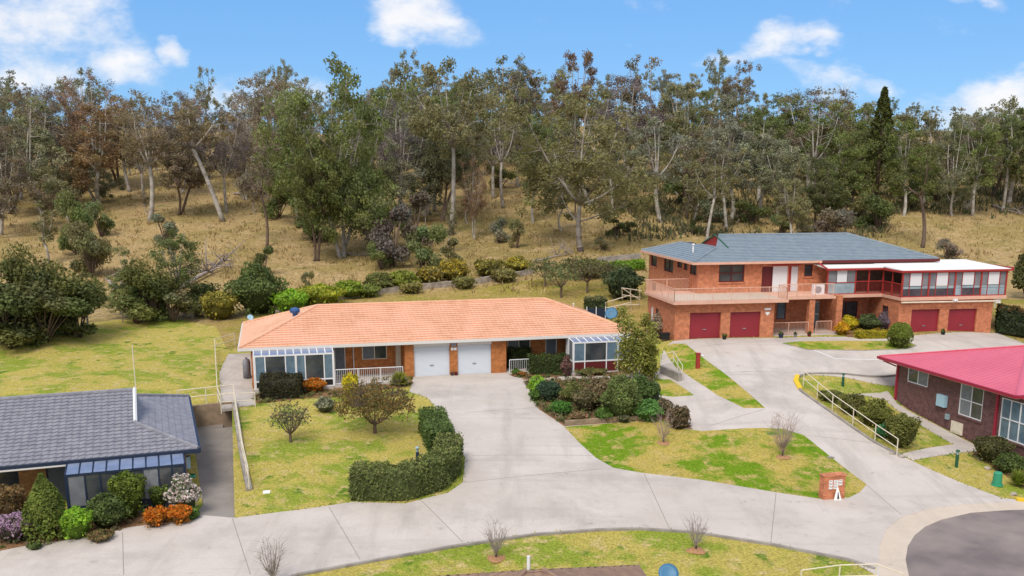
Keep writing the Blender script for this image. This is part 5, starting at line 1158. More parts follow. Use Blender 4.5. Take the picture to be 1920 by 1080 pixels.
def hedge(pts, width, h, cols, label, ls=.085, name='hedge', dense=1.7, fr=None, round_=.0, top=None):
    """clipped hedge along ground points"""
    pts = [np.array(q, float) for q in pts]; out = []
    for a, b in zip(pts[:-1], pts[1:]):
        n = max(1, int(np.linalg.norm(b - a) / .35)); out += [a + (b - a) * i / n for i in range(n)]
    out.append(pts[-1]); out = np.array(out); d = np.gradient(out[:, :2], axis=0); d /= np.linalg.norm(d, axis=1)[:, None] + 1e-9; nn = np.c_[-d[:, 1], d[:, 0]]
    L = np.r_[0, np.cumsum(np.linalg.norm(np.diff(out[:, :2], axis=0), axis=1))]; tot = L[-1]; rng = RNG
    n = int(min(15000, dense * (tot * (2 * h + width) + 2 * width * h) / (ls * ls))); t = rng.random(n) * tot; per = rng.random(n) * (2 * h + width); s = np.where(per < h, -.5, np.where(per > h + width, .5, (per - h) / width - .5)); z = np.where(per < h, per, np.where(per > h + width, 2 * h + width - per, h))
    endk = rng.random(n) < 2 * width * h / (tot * (2 * h + width) + 2 * width * h); t[endk] = np.where(rng.random(endk.sum()) < .5, 0, tot); s[endk] = rng.random(endk.sum()) - .5; z[endk] = rng.random(endk.sum()) * h
    if round_: 
        k = z > h * .6; z[k] -= round_ * h * (np.abs(s[k]) * 2) ** 3
    z = z * (1 + .045 * np.sin(t * 2.3) + .035 * np.sin(t * 5.1 + 1) + .02 * np.sin(t * 11 + s * 7)); s = s * (1 + .06 * np.sin(t * 3.1 + z * 4) + .04 * np.sin(t * 7.7 - z * 6))
    x = np.interp(t, L, out[:, 0]) + np.interp(t, L, nn[:, 0]) * s * width; y = np.interp(t, L, out[:, 1]) + np.interp(t, L, nn[:, 1]) * s * width; zz = np.interp(t, L, out[:, 2]) + z
    o_ = np.c_[np.interp(t, L, nn[:, 0]) * np.sign(s) * (z < h * .95), np.interp(t, L, nn[:, 1]) * np.sign(s) * (z < h * .95), (z > h * .9) * 1.]
    C = np.c_[x, y, zz] + rng.normal(size=(n, 3)) * .045; g0 = out[0]; Q = leaf_cards(C - g0, ls, o_, .8, 1.5, 0, rng); T = tints(n, cols, fr) * (1 + .2 * np.sin(t * 1.7)[:, None] * np.sin(t * 4.3 + z * 3)[:, None])
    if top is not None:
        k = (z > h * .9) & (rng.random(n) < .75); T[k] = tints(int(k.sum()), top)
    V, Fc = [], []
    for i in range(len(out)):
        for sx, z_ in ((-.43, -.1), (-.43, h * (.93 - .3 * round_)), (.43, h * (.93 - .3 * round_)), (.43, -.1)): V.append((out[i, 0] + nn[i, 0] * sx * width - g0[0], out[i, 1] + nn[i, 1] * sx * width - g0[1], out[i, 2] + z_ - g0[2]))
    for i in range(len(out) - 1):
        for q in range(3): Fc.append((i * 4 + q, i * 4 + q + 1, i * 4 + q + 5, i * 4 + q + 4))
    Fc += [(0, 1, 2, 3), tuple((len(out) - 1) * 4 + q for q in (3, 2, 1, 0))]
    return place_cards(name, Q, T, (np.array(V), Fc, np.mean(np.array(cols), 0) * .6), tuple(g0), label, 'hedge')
def gp(u, v): return G(u, v)
GRN, DGR, OLV, LIME, YEL, ORG, BRN, DBR = [(.10, .17, .03), (.07, .13, .025)], [(.075, .105, .03), (.09, .125, .035)], [(.17, .17, .05), (.13, .15, .04)], [(.22, .36, .03), (.16, .30, .03)], [(.52, .42, .02), (.36, .33, .03)], [(.62, .16, .015), (.55, .22, .02)], [(.17, .12, .07), (.13, .105, .06)], [(.06, .045, .03), (.075, .07, .03)]
# hedges
hedge([gp(664, 930), gp(760, 931), gp(812, 915), gp(838, 893), gp(843, 862)], 1.25, 1.5, [(.15, .185, .05), (.11, .155, .04), (.20, .215, .075)], 'long clipped hedge curving round the corner of the front lawn beside the drive', top=[(.22, .25, .07), (.17, .22, .055), (.26, .26, .10)])  # top leaves get a brighter green: light on the flat top put into colour
hedge([gp(809, 806), gp(829, 853)], 1.35, 1.3, [(.12, .175, .05), (.09, .145, .04)], 'clipped hedge block between the front lawn and the drive, behind the curved hedge', top=[(.17, .24, .07), (.13, .20, .05)])  # lighter copy of the side greens on top, painting in light from above
hedge([gp(955, 692), gp(990, 689)], 1.1, 1.45, DGR, 'square clipped dark hedge beside the right white garage door')
hedge([gp(992, 701), gp(1086, 696)], 1.1, 1.25, DGR, 'long low dark clipped hedge in front of the right glass sunroom')
hedge([gp(492, 745), gp(565, 741)], 1.7, 1.45, [(.055, .045, .028), (.07, .065, .03), (.05, .06, .02)], 'rounded dark purplish hedge in front of the left glass sunroom', round_=.25, fr=[.4, .35, .25])
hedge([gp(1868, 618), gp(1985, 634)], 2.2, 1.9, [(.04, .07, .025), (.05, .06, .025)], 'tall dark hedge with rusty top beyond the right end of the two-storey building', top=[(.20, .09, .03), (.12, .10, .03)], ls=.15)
hedge([gp(1146, 510), gp(1202, 504)], 1.6, 1.0, LIME, 'bright green hedge on the terrace left of the two-storey building', ls=.16, round_=.2)
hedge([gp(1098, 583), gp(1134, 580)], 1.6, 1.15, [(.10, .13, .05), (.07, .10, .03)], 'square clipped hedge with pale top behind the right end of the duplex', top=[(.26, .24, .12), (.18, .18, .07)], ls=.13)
hedge([gp(1606, 635), gp(1660, 634)], .6, .55, YEL, 'low golden hedge edging the bed in front of the two-storey building', ls=.09)
# duplex front garden
shrub(590, 735, 42, 26, [(.30, .16, .03)], 'orange flowering shrub at the right of the dark purplish hedge', flower=ORG, ffrac=.75)
shrub(658, 760, 30, 62, YEL, 'upright golden yellow shrub before the porch railing')
shrub(749, 724, 50, 30, [(.30, .34, .05), (.20, .24, .04), (.42, .38, .06)], 'yellow-green strappy plant at the left corner of the drive', kind='spike', name='strappy_plant', cat='plant', dense=.5)
shrub(610, 772, 40, 26, [(.17, .18, .11), (.24, .24, .16)], 'small grey-leaved shrub left of the spreading brown tree', dense=.8)
def small_tree(u, vb, w, h, cols, label, trunk=.3, low=.6, per=1200, ls=.12, twigs=120, bark='bark_brown', fr=None, group=None, name='garden_tree', seed=0, flat=.75, cat='tree'):
    """open garden tree: short forked trunk, fine twigs and light leaf"""
    g = G(u, vb); s = pm(g); r = w / s / 2; hh = h / s / .97; rg = np.random.default_rng(seed + int(u)); t = thing(name, label, cat, tuple(g), group); mb = MB(); f = np.array([0, 0, hh * trunk]); mb.tube([(0, 0, -.15), tuple(f)], [.028 * hh + .03, .02 * hh + .02], 6); Q, T = [], []
    ends = []
    for i in range(8):
        a = i * .785 + rg.uniform(-.3, .3); rr = r * rg.uniform(.45, .85); e = np.array([rr * math.cos(a), rr * math.sin(a), hh * rg.uniform(.55, .9)]); p_ = bez(f, f + (e - f) * [.6, .6, .25], e, 5); mb.tube(p_, list(np.linspace(.016 * hh + .008, .008, 5)), 4, cap=False); ends += [p_[2], p_[3], p_[4]]
    for i in range(twigs):
        q = ends[rg.integers(len(ends))]; d = rg.normal(size=3); d[2] = abs(d[2]) * .8 + .1; d /= np.linalg.norm(d); e = q + d * r * rg.uniform(.15, .42); w_ = np.cross(d, rg.normal(size=3)); w_ *= .012 / np.linalg.norm(w_); Q.append([q - w_, q + w_, e + w_ * .4, e - w_ * .4]); T.append((.16, .12, .09))
        if i % 3 == 0: mb.tube([q, e], [.008, .004], 3, cap=False)
    d = rg.normal(size=(per, 3)); d[:, 2] = np.abs(d[:, 2]) - .25; d /= np.linalg.norm(d, axis=1)[:, None]; C = d * (rg.uniform(0, 1, per) ** .4)[:, None] * [r, r, hh * .42] * (1 + .2 * np.sin(d[:, :1] * 6) * np.sin(d[:, 1:2] * 5)) * [1, 1, .5 / low * 1.15] + [0, 0, hh * low]
    k = np.sin(C[:, 0] * 4 / r) * np.sin(C[:, 1] * 4.5 / r + 1) * np.sin(C[:, 2] * 6 / hh) > -.22; C = C[k]; d = d[k]
    QQ = np.concatenate([np.array(Q), leaf_cards(C, ls, d, .5, 1.5, .1, rg)]); TT = np.concatenate([np.array(T), tints(len(C), cols, fr)])
    mb.build('trunk', bark, t, uv=False, off=(0, 0, 0)); o = bpy.data.objects.new('crown', cards_mesh('crown', QQ, TT)); COL.objects.link(o); o.parent = t
    return t
small_tree(703, 812, 152, 100, [(.22, .14, .05), (.17, .14, .05), (.28, .17, .05), (.14, .14, .05)], 'wide spreading brownish tree on the front lawn before the porch', per=5200, twigs=520, ls=.1, trunk=.16, low=.5)
small_tree(545, 829, 82, 78, [(.16, .16, .09), (.13, .14, .07)], 'small sparse grey-green tree on the left of the front lawn', per=900, twigs=420, ls=.085, trunk=.2, low=.55)
for (u, v, w, h, c, lab) in [(1022, 537, 66, 52, [(.14, .17, .06), (.17, .17, .08)], 'olive orchard tree farthest left behind the right end of the duplex'), (1052, 558, 74, 62, [(.15, .19, .07), (.18, .20, .08)], 'green orchard tree nearest the duplex roof'), (1101, 549, 84, 66, [(.17, .15, .07), (.14, .13, .06)], 'brownish orchard tree behind the square clipped hedge'), (1078, 527, 60, 44, [(.14, .17, .05), (.13, .15, .06)], 'low orchard tree in the middle of the orchard group, farthest up'), (1150, 541, 60, 48, [(.15, .14, .07), (.11, .12, .05)], 'brownish orchard tree nearest the two-storey building')]:
    small_tree(u, v, w, h, c, lab, per=900, twigs=120, ls=.16, group='orchard trees behind the duplex', seed=3, name='orchard_tree')
def twig_shrub(u, vb, w, h, label, n=15, seed=0, col='dead_wood', group='bare twiggy shrubs in the lawns', ring=True):
    g = G(u, vb); s = pm(g); r = w / s / 2; hh = h / s / .97; rg = np.random.default_rng(seed + int(u)); mb = MB()
    mb.tube([(0, 0, -.1), (0, 0, hh * .16)], [.05, .04], 6, 1)
    for i in range(n):
        a = i * 2.4 + rg.uniform(-.3, .3); rr = r * math.sqrt((i + .6) / n) * rg.uniform(.7, 1.1); e = np.array([rr * math.cos(a), rr * math.sin(a), hh * rg.uniform(.6, 1.0) * (1 - .25 * (rr / r) ** 2)]); p_ = bez(np.array([0, 0, hh * rg.uniform(.05, .22)]), np.array([rr * .65 * math.cos(a), rr * .65 * math.sin(a), hh * .42]) + rg.normal(size=3) * .05, e, 6); mb.tube(p_, list(np.linspace(.017, .006, 6)), 4, cap=False)
        for j in range(9):
            q = p_[rg.integers(1, 6)]; d = np.array([rg.normal() * .8 + math.cos(a) * .4, rg.normal() * .8 + math.sin(a) * .4, .8]); d /= np.linalg.norm(d); mb.tube([q, q + d * hh * rg.uniform(.1, .28)], [.007, .004], 3, cap=False)
    t = thing('bare_shrub', label, 'shrub', tuple(g), group); mb.build('twigs', [col, 'bark_dark'], t, uv=False, off=(0, 0, 0))
    if ring:
        k = MB(); prof = [(.0, .05), (.18, .06), (.33, .03), (.42, -.03)]; k.lathe((0, 0, .02), prof, 14); V = np.array(k.v); V[:, :2] *= (1 + .15 * np.sin(np.arctan2(V[:, 1], V[:, 0]) * 3 + u))[:, None]; k.v = [tuple(q) for q in V]; o = k.build('mulch_ring', 'wood_chips', t, uv=False, off=(0, 0, 0))
    return t
mat('twig_mauve', (.36, .27, .24), (.27, .19, .17), 3, .95)
twig_shrub(1244, 831, 54, 62, 'bare twiggy shrub in the middle lawn near the mixed bed', col='twig_mauve')
twig_shrub(1467, 857, 72, 88, 'largest bare twiggy shrub, beside the drive on the middle lawn', n=26, col='twig_mauve')
twig_shrub(930, 1047, 62, 74, 'bare twiggy shrub on the bottom lawn nearest the picture middle', n=17)
twig_shrub(1305, 1032, 50, 70, 'bare twiggy shrub on the bottom lawn above the blue dish', n=15)
twig_shrub(512, 1098, 64, 96, 'bare twiggy shrub at the bottom edge, left of the bottom lawn', n=20, ring=False)
# tall evergreen pair at the right end of the duplex
def tall_evergreen():
    g = G(1186, 718); s = pm(g); t = thing('evergreen_tree', 'tall yellow-green evergreen with two columns of leaf at the right end of the duplex', 'tree', tuple(g)); mb = MB(); rg = np.random.default_rng(5); Q, T = [], []
    for dx, hb, ht, r in ((-.35, .9, 4.9, 1.0), (.9, .7, 4.45, .8), (.1, .8, 3.8, .85), (1.25, .3, 2.6, .5)):
        mb.tube(bez(np.array([0, 0, -.2]), np.array([dx * .3, 0, 1.0]), np.array([dx, 0, ht * .8]), 5), [.11, .09, .07, .05, .02], 6)
        for i in range(13):
            z = hb + (ht - hb) * (i + .5) / 13; rr = r * (1 - ((z - hb) / (ht - hb)) ** 5 * .45); c = np.array([dx + rg.normal() * .15 * r, rg.normal() * .2 * r, z]); c = c + rg.normal(size=3) * [.22 * r, .22 * r, .1]; m_ = int(rg.uniform(90, 190)); p_, d = clump_pts(c, rr * rg.uniform(.6, 1.0), m_, .8, rg); Q.append(leaf_cards(p_, .12, d, .7, 1.6, .2, rg)); T.append(tints(m_, [(.28, .29, .06), (.21, .235, .05), (.34, .33, .08)]) * rg.uniform(.75, 1.2))
    mb.build('trunk', 'bark_pale', t, uv=False, off=(0, 0, 0)); o = bpy.data.objects.new('crown', cards_mesh('crown', np.concatenate(Q), np.concatenate(T))); COL.objects.link(o); o.parent = t
tall_evergreen()
# mixed bed
MIX = [(1007, 742, 36, 34, LIME, 'bright lime shrub at the left corner of the mixed bed'), (1028, 752, 46, 36, [(.05, .085, .04), (.045, .075, .045)], 'dark blue-green shrub just right of the lime shrub'), (1005, 752, 26, 22, GRN, 'small green shrub under the lime shrub at the edge of the drive'), (1052, 778, 44, 24, [(.08, .2, .03), (.06, .14, .03)], 'low vivid green clump at the front left of the mixed bed'),
       (1075, 757, 44, 36, OLV, 'yellowish olive shrub behind the vivid green clump'), (1098, 772, 50, 44, [(.17, .13, .07), (.12, .12, .05)], 'brown twiggy shrub left of centre in the mixed bed'), (1085, 790, 34, 18, [(.24, .13, .08), (.14, .13, .05)], 'low reddish plant at the front of the mixed bed'), (1128, 768, 54, 58, [(.20, .145, .08), (.15, .12, .06)], 'large straw-brown shrub in the middle of the mixed bed'), (1132, 789, 36, 24, GRN, 'low green shrub before the straw-brown shrub'),
       (1164, 786, 72, 74, [(.115, .16, .045), (.16, .185, .06)], 'large dark green shrub right of centre in the mixed bed'), (1200, 765, 60, 58, [(.10, .15, .04), (.07, .11, .03)], 'green shrub under the tall two-column evergreen'), (1214, 788, 54, 36, [(.10, .21, .055), (.12, .25, .06)], 'bright bluish-green clump at the right end of the mixed bed'), (1222, 760, 34, 42, [(.10, .14, .07), (.08, .11, .05)], 'grey-green shrub beside the small grass patch'), (1243, 778, 34, 30, [(.18, .13, .08), (.12, .10, .05)], 'brown shrub between the bluish-green clump and the side drive'), (1272, 803, 46, 40, [(.15, .10, .06), (.10, .09, .04)], 'dark brown shrub at the corner of the side drive'),
       (1168, 792, 24, 18, [(.16, .16, .09)], 'small grey plant at the sleeper edging'), (1062, 706, 20, 36, [(.22, .10, .10), (.14, .09, .07)], 'thin pinkish shrub at the left of the right sunroom'), (1105, 702, 60, 14, [(.10, .14, .04), (.18, .12, .05)], 'low green planting under the right sunroom windows'), (968, 704, 18, 12, GRN, 'tiny green plant beside the right garage door'), (978, 706, 16, 9, [(.28, .12, .03)], 'tiny rust coloured plant beside the clipped hedges'), (1232, 634, 34, 42, [(.36, .26, .22), (.20, .18, .12), (.30, .24, .16)], 'pale pinkish flowering shrub at the left corner of the two-storey building')]
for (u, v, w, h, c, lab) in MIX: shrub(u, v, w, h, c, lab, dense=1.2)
# lower left garden
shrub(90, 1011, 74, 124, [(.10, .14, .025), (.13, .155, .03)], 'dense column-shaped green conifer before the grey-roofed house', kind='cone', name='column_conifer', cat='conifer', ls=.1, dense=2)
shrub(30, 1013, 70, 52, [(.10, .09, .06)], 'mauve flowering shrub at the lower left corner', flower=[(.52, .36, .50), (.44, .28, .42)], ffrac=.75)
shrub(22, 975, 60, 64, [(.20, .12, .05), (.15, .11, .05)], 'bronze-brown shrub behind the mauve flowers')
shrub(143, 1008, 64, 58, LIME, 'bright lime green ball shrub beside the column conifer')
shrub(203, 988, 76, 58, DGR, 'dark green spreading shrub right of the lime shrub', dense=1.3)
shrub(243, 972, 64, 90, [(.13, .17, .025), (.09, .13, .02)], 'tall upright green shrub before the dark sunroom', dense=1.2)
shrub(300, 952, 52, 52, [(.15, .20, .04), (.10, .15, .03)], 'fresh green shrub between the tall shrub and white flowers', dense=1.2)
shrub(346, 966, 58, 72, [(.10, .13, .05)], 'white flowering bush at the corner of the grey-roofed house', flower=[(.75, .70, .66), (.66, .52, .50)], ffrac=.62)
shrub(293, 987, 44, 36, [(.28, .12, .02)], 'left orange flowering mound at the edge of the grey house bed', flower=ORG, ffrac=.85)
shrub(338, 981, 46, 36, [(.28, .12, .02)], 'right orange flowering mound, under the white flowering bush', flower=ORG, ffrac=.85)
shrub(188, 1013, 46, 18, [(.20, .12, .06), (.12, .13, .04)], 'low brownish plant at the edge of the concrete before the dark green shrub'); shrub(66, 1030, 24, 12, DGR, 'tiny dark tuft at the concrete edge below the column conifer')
shrub(360, 974, 30, 20, GRN, 'low green shrub at the end of the grey house bed')
# two-storey front garden
shrub(1590, 620, 34, 26, YEL, 'golden yellow shrub by the brick pier of the two-storey building'); shrub(1578, 628, 28, 22, [(.45, .20, .02), (.5, .35, .02)], 'orange-gold shrub at the left of the golden hedge'); shrub(1628, 618, 44, 26, [(.10, .13, .05), (.08, .11, .04)], 'dull green shrub behind the golden hedge'); shrub(1660, 618, 32, 30, [(.16, .14, .14), (.20, .15, .20)], 'mauve-grey lavender shrub left of the red garage doors'); shrub(1565, 618, 12, 12, GRN, 'tiny green plant by the brick pier')
shrub(1686, 652, 46, 45, [(.15, .185, .03), (.12, .155, .025)], 'clipped green ball shrub on the lawn island', kind='clip', name='ball_topiary', ls=.1, dense=2)
# red-roofed house
for (u, v, w, h, c, lab) in [(1557, 752, 46, 20, OLV, 'low olive shrub at the top of the handrail'), (1598, 776, 54, 34, [(.14, .13, .04), (.11, .12, .03)], 'olive-brown shrub behind the upper part of the handrail'), (1640, 800, 60, 48, [(.17, .17, .04), (.13, .14, .03)], 'yellow-olive shrub behind the middle of the handrail'), (1688, 838, 62, 62, [(.12, .13, .03), (.16, .16, .04)], 'largest olive shrub behind the lower end of the handrail'), (1660, 822, 40, 24, [(.05, .16, .06)], 'low vivid green plant under the lower handrail'), (1858, 866, 66, 48, [(.11, .10, .04), (.08, .085, .03)], 'dark olive shrub under the red-roofed house windows'), (1893, 888, 52, 36, DGR, 'dark green shrub beside the green utility box')]: shrub(u, v, w, h, c, lab, dense=1.3)
shrub(1908, 912, 44, 34, [(.30, .34, .05), (.20, .26, .04)], 'strappy yellow-green plant at the right edge', kind='spike', name='strappy_plant', cat='plant', dense=.5)
# rear slope and left thicket
REAR = [(870, 540, 44, 20, [(.20, .19, .06), (.15, .15, .05)], 'low olive bush in front of the stone wall below the golden flowering bush'), (690, 556, 46, 22, [(.16, .20, .04), (.13, .16, .04)], 'low green bush in front of the stone wall at its left part'), (770, 549, 44, 18, [(.24, .21, .07), (.18, .17, .05)], 'low straw-coloured bush in front of the middle of the stone wall'), (945, 528, 50, 22, [(.17, .16, .06), (.22, .19, .06)], 'low brownish bush in front of the right part of the stone wall'), (413, 598, 70, 52, [(.28, .24, .04), (.18, .17, .04)], 'yellow-olive bush left of the dark green bush behind the duplex'), (484, 588, 96, 84, [(.085, .115, .035), (.105, .14, .04)], 'big dark green feathery bush behind the left end of the duplex roof'), (545, 588, 70, 44, LIME, 'bright green bush right of the dark feathery bush'), (602, 574, 90, 40, [(.22, .27, .03), (.30, .30, .03)], 'long yellow-green bush behind the duplex ridge'), (655, 558, 60, 28, [(.22, .28, .03), (.15, .22, .03)], 'yellow-green bush at the end of the long yellow-green row'), (712, 545, 56, 30, [(.17, .17, .05), (.12, .14, .04)], 'olive bush above the stone retaining wall'), (756, 541, 60, 30, [(.22, .25, .03), (.16, .19, .04)], 'second yellow-green bush above the stone retaining wall'), (808, 533, 56, 32, [(.30, .22, .03), (.17, .15, .05)], 'golden-brown bush above the middle of the stone wall'), (850, 527, 60, 36, [(.36, .27, .03), (.20, .17, .04)], 'golden flowering bush above the stone wall'), (915, 517, 56, 30, [(.26, .22, .04), (.16, .15, .05)], 'dull gold bush near the right end of the stone wall'), (968, 510, 56, 26, [(.36, .29, .03), (.20, .19, .05)], 'yellow bush at the right end of the stone wall'), (1168, 560, 70, 56, [(.05, .075, .03), (.07, .09, .04)], 'dark bush beside the left wall of the two-storey building'), (1110, 520, 60, 34, OLV, 'olive bush behind the orchard trees')]
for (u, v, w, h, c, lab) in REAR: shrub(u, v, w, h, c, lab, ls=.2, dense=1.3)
for (u, vb, vt, k, c, wd, lab) in [(255, 606, 520, 'bush', 'green', 1.2, 'low green bush at the front foot of the left thicket'), (325, 603, 515, 'bush', 'olive', 1.3, 'low olive bush at the front foot of the loose green tree'), (370, 592, 520, 'bush', 'green', 1.2, 'low green bush between the loose green tree and the yellow-olive bush'), (150, 632, 545, 'bush', 'dark green', 1.4, 'low dark bush at the fence under the large dark bush'), (20, 652, 570, 'bush', 'dark green', 1.4, 'low dark bush at the left edge beside the fence'), (75, 632, 445, 'thicket', 'dark green', .72, 'tall dark rounded tree in the thicket near the left edge'), (14, 645, 500, 'thicket', 'dark green', 1.25, 'dark round bush cut by the left edge below the tall dark tree'), (135, 628, 478, 'thicket', 'dark green', 1.15, 'large dark bush right of the tall rounded tree at the fence'), (85, 642, 520, 'thicket', 'dark green', 1.4, 'dark bush at the foot of the tall rounded tree'), (236, 596, 468, 'full', 'green', 1.25, 'loose green tree left of the dark bushy tree at the left lawn edge'), (290, 602, 478, 'thicket', 'dark green', 1.0, 'dark bushy tree in the middle of the left thicket'), (345, 594, 432, 'full', 'green', 1.15, 'loose green tree nearest the fallen grey log'), (145, 478, 352, 'thicket', 'green', .6, 'narrow green sapling above the tall rounded dark tree'), (190, 445, 360, 'bush', 'green', .6, 'green sapling above the left thicket'), (172, 520, 410, 'thicket', 'olive', .8, 'olive sapling between the tall rounded tree and the thicket'), (495, 520, 455, 'bush', 'green', .9, 'green bush at the foot of the pale straight gum'), (575, 545, 500, 'bush', 'olive', .6, 'small olive bush on the dry slope behind the duplex'), (585, 450, 380, 'bush', 'dark green', 1.5, 'dark bush under the slim twin-stemmed gum'), (735, 500, 370, 'bush', 'mauve-brown', .9, 'mauve-brown bushy wattle right of the massive dark gum'), (790, 505, 400, 'bush', 'green', .9, 'green bushy wattle behind the duplex ridge'), (715, 505, 440, 'bush', 'green', .9, 'low green wattle at the foot of the massive dark gum'), (850, 505, 440, 'bush', 'olive', .9, 'olive wattle at the foot of the umbrella gum'), (775, 470, 345, 'bush', 'brown', .8, 'brown twiggy wattle left of the umbrella gum'), (935, 455, 400, 'bush', 'grey-green', .9, 'pale grey-green sapling right of the umbrella gum'), (970, 465, 395, 'bush', 'olive', .5, 'slim sapling between two gums behind the stone wall'), (1155, 442, 405, 'bush', 'dark green', 1.3, 'low dark shrub on dry grass right of the big spreading gum'), (1180, 435, 410, 'bush', 'dark green', 1.2, 'low dark shrub left of the slate roof'), (1130, 470, 440, 'bush', 'olive', 1.0, 'grey-olive shrub beside the blackened trunk'), (1305, 440, 400, 'bush', 'dark green', 1.0, 'dark shrub behind the slate roof gablet'), (1467, 440, 392, 'bush', 'green', .9, 'round fresh green shrub behind the slate ridge'), (1778, 486, 440, 'bush', 'mauve-brown', 1.0, 'lone mauve-brown bush on the right meadow'), (1925, 560, 440, 'bush', 'dark green', .8, 'dark tree cut by the right edge beyond the white patio roof'), (1950, 500, 380, 'full', 'olive', .8, 'olive tree at the right edge of the meadow')]:
    tree_px(k, u, vb, vt, c, lab, width=wd, name={'conifer': 'cypress_tree', 'bush': 'bush', 'thicket': 'bush'}.get(k, 'gum_tree'), cat={'bush': 'bush', 'thicket': 'bush'}.get(k, 'tree'))

# ------------------------------------------------------------------ small things
def letterbox():
    g = G(1563, 937); fr = Fr(tuple(g), 14); fr.o = fr.o - fr.ex * .58
    t = thing('letterbox_pillar', 'small brick letterbox pillar with white numbered slots on the lawn corner', 'letterbox', fr.w(.58, .2, 0)); mb = MB(); mb.box(fr, 0, 1.16, 0, .42, -.15, 1.18); mb.box(fr, -.03, 1.19, -.03, .45, 1.181, 1.25); mb.build('pillar', 'brick_orange', t)
    for r_ in range(3):
        for c in range(3):
            if c == 2 and r_ == 2: continue
            b = MB(); x = .26 + c * .26; z = .98 - r_ * .16; b.box(fr, x, x + .2, -.022, -.002, z - .1, z + .02); o = b.build('letter_slot', 'sign_paper', t, uv=False)
            k = MB(); k.box(fr, x + .02, x + .18, -.026, -.0225, z - .035, z - .015); k.build('slot_opening', 'ink', o, uv=False)
    sg = MB(); q = fr.w(.72, -.16, 0)
    sg.hexa([q + fr.ex * -.22 + [0, 0, 0], q + fr.ex * .2, q + fr.ex * .2 + fr.ey * .03, q + fr.ex * -.22 + fr.ey * .03, q + fr.ex * -.03 + fr.ey * .1 + [0, 0, .62], q + fr.ex * .03 + fr.ey * .1 + [0, 0, .62], q + fr.ex * .03 + fr.ey * .13 + [0, 0, .62], q + fr.ex * -.03 + fr.ey * .13 + [0, 0, .62]])
    sg.tube([q + fr.ey * .1 + [0, 0, .6], q + fr.ey * .14 + [0, 0, 1.0]], .02, 5); sg.hexa([q + fr.ex * -.05 - fr.ey * .012 + [0, 0, .08], q + fr.ex * .06 - fr.ey * .012 + [0, 0, .08], q + fr.ex * .06 - fr.ey * .002 + [0, 0, .08], q + fr.ex * -.05 - fr.ey * .002 + [0, 0, .08], q + fr.ex * .0 + fr.ey * .055 + [0, 0, .4], q + fr.ex * .03 + fr.ey * .055 + [0, 0, .4], q + fr.ex * .03 + fr.ey * .065 + [0, 0, .4], q + fr.ex * .0 + fr.ey * .065 + [0, 0, .4]], 1)
    single(sg, 'pointed_sign', ['sign_paper', 'ink'], 'white pointed sign leaning against the brick letterbox pillar', 'sign', tuple(q))
letterbox()
def bollard(u, vb, vt, m, label, capm=None, r=.085):
    g = G(u, vb); h = (vb - vt) / pm(g) / .97; t = thing('bollard_light', label, 'bollard light', tuple(g), 'bollard lights by the drives'); b = MB(); b.lathe(g - [0, 0, .1], [(r, 0), (r, h * .72 + .1)], 10); b.build('post', m, t, uv=False)
    l = MB(); l.lathe(g, [(r * .75, h * .72), (r * .75, h * .9)], 10); l.build('lamp', 'glass_clear', t, uv=False); c = MB(); c.lathe(g, [(r * .75, h * .9), (r * 1.35, h * .9), (r * 1.3, h * .96), (r * .6, h), (0, h)], 10); c.build('cap', capm or m, t, uv=False)
bollard(783, 873, 837, 'navy', 'navy bollard light behind the curved hedge on the front lawn', 'glass_clear')
bollard(1580, 724, 700, 'green_paint', 'dark green bollard light on the grass patch beside the red-roofed house'); bollard(1793, 876, 843, 'green_paint', 'dark green bollard light on the grass by the path to the red-roofed house')
g = G(1308, 691); b = MB(); fr = Fr(tuple(g), 10); b.box(fr, -.12, .12, -.12, .12, -.1, 1.0); b.box(fr, -.15, .15, -.15, .15, 1.001, 1.08); b.tube([fr.w(.12, 0, .92), fr.w(.38, 0, .86)], .06, 6, 1); single(b, 'red_pillar', ['red_paint', 'paint_white'], 'narrow red-orange pillar with a small white fitting on the grass strip', 'pillar', tuple(g))
g = G(1869, 910); b = MB(); b.lathe(g, [(.30, 0), (.30, .05), (.24, .06), (.21, .62), (.22, .66), (.15, .72), (0, .73)], 12); single(b, 'utility_box', 'green_box', 'bright green utility box on the grass at the right edge', 'utility box', tuple(g), smooth=False)
for u, v, lab in ((500, 923, 'pale square pit lid in the front lawn near the lower left corner'), (1557, 858, 'pale pit lid in the middle lawn near the letterbox pillar')):
    g = G(u, v); fr = Fr(tuple(g), 12); b = MB(); b.box(fr, -.17, .17, -.17, .17, -.1, .04); b.box(fr, -.12, .12, -.12, .12, .0405, .05); single(b, 'pit_lid', 'concrete_wall' if u > 900 else 'sign_paper', lab, 'pit lid', tuple(g))
for pts, lab in (([(1495, 706), (1492, 716), (1500, 731)], 'yellow painted kerb nose at the start of the long handrail'), ([(1905, 939), (1935, 941), (1960, 942)], 'yellow painted kerb end at the right edge beside the cul-de-sac')):
    b = MB(); ribbon(b, G2(pts), .3, .14); g = G(*pts[0]); single(b, 'yellow_kerb', 'yellow_paint', lab, 'kerb', tuple(g))
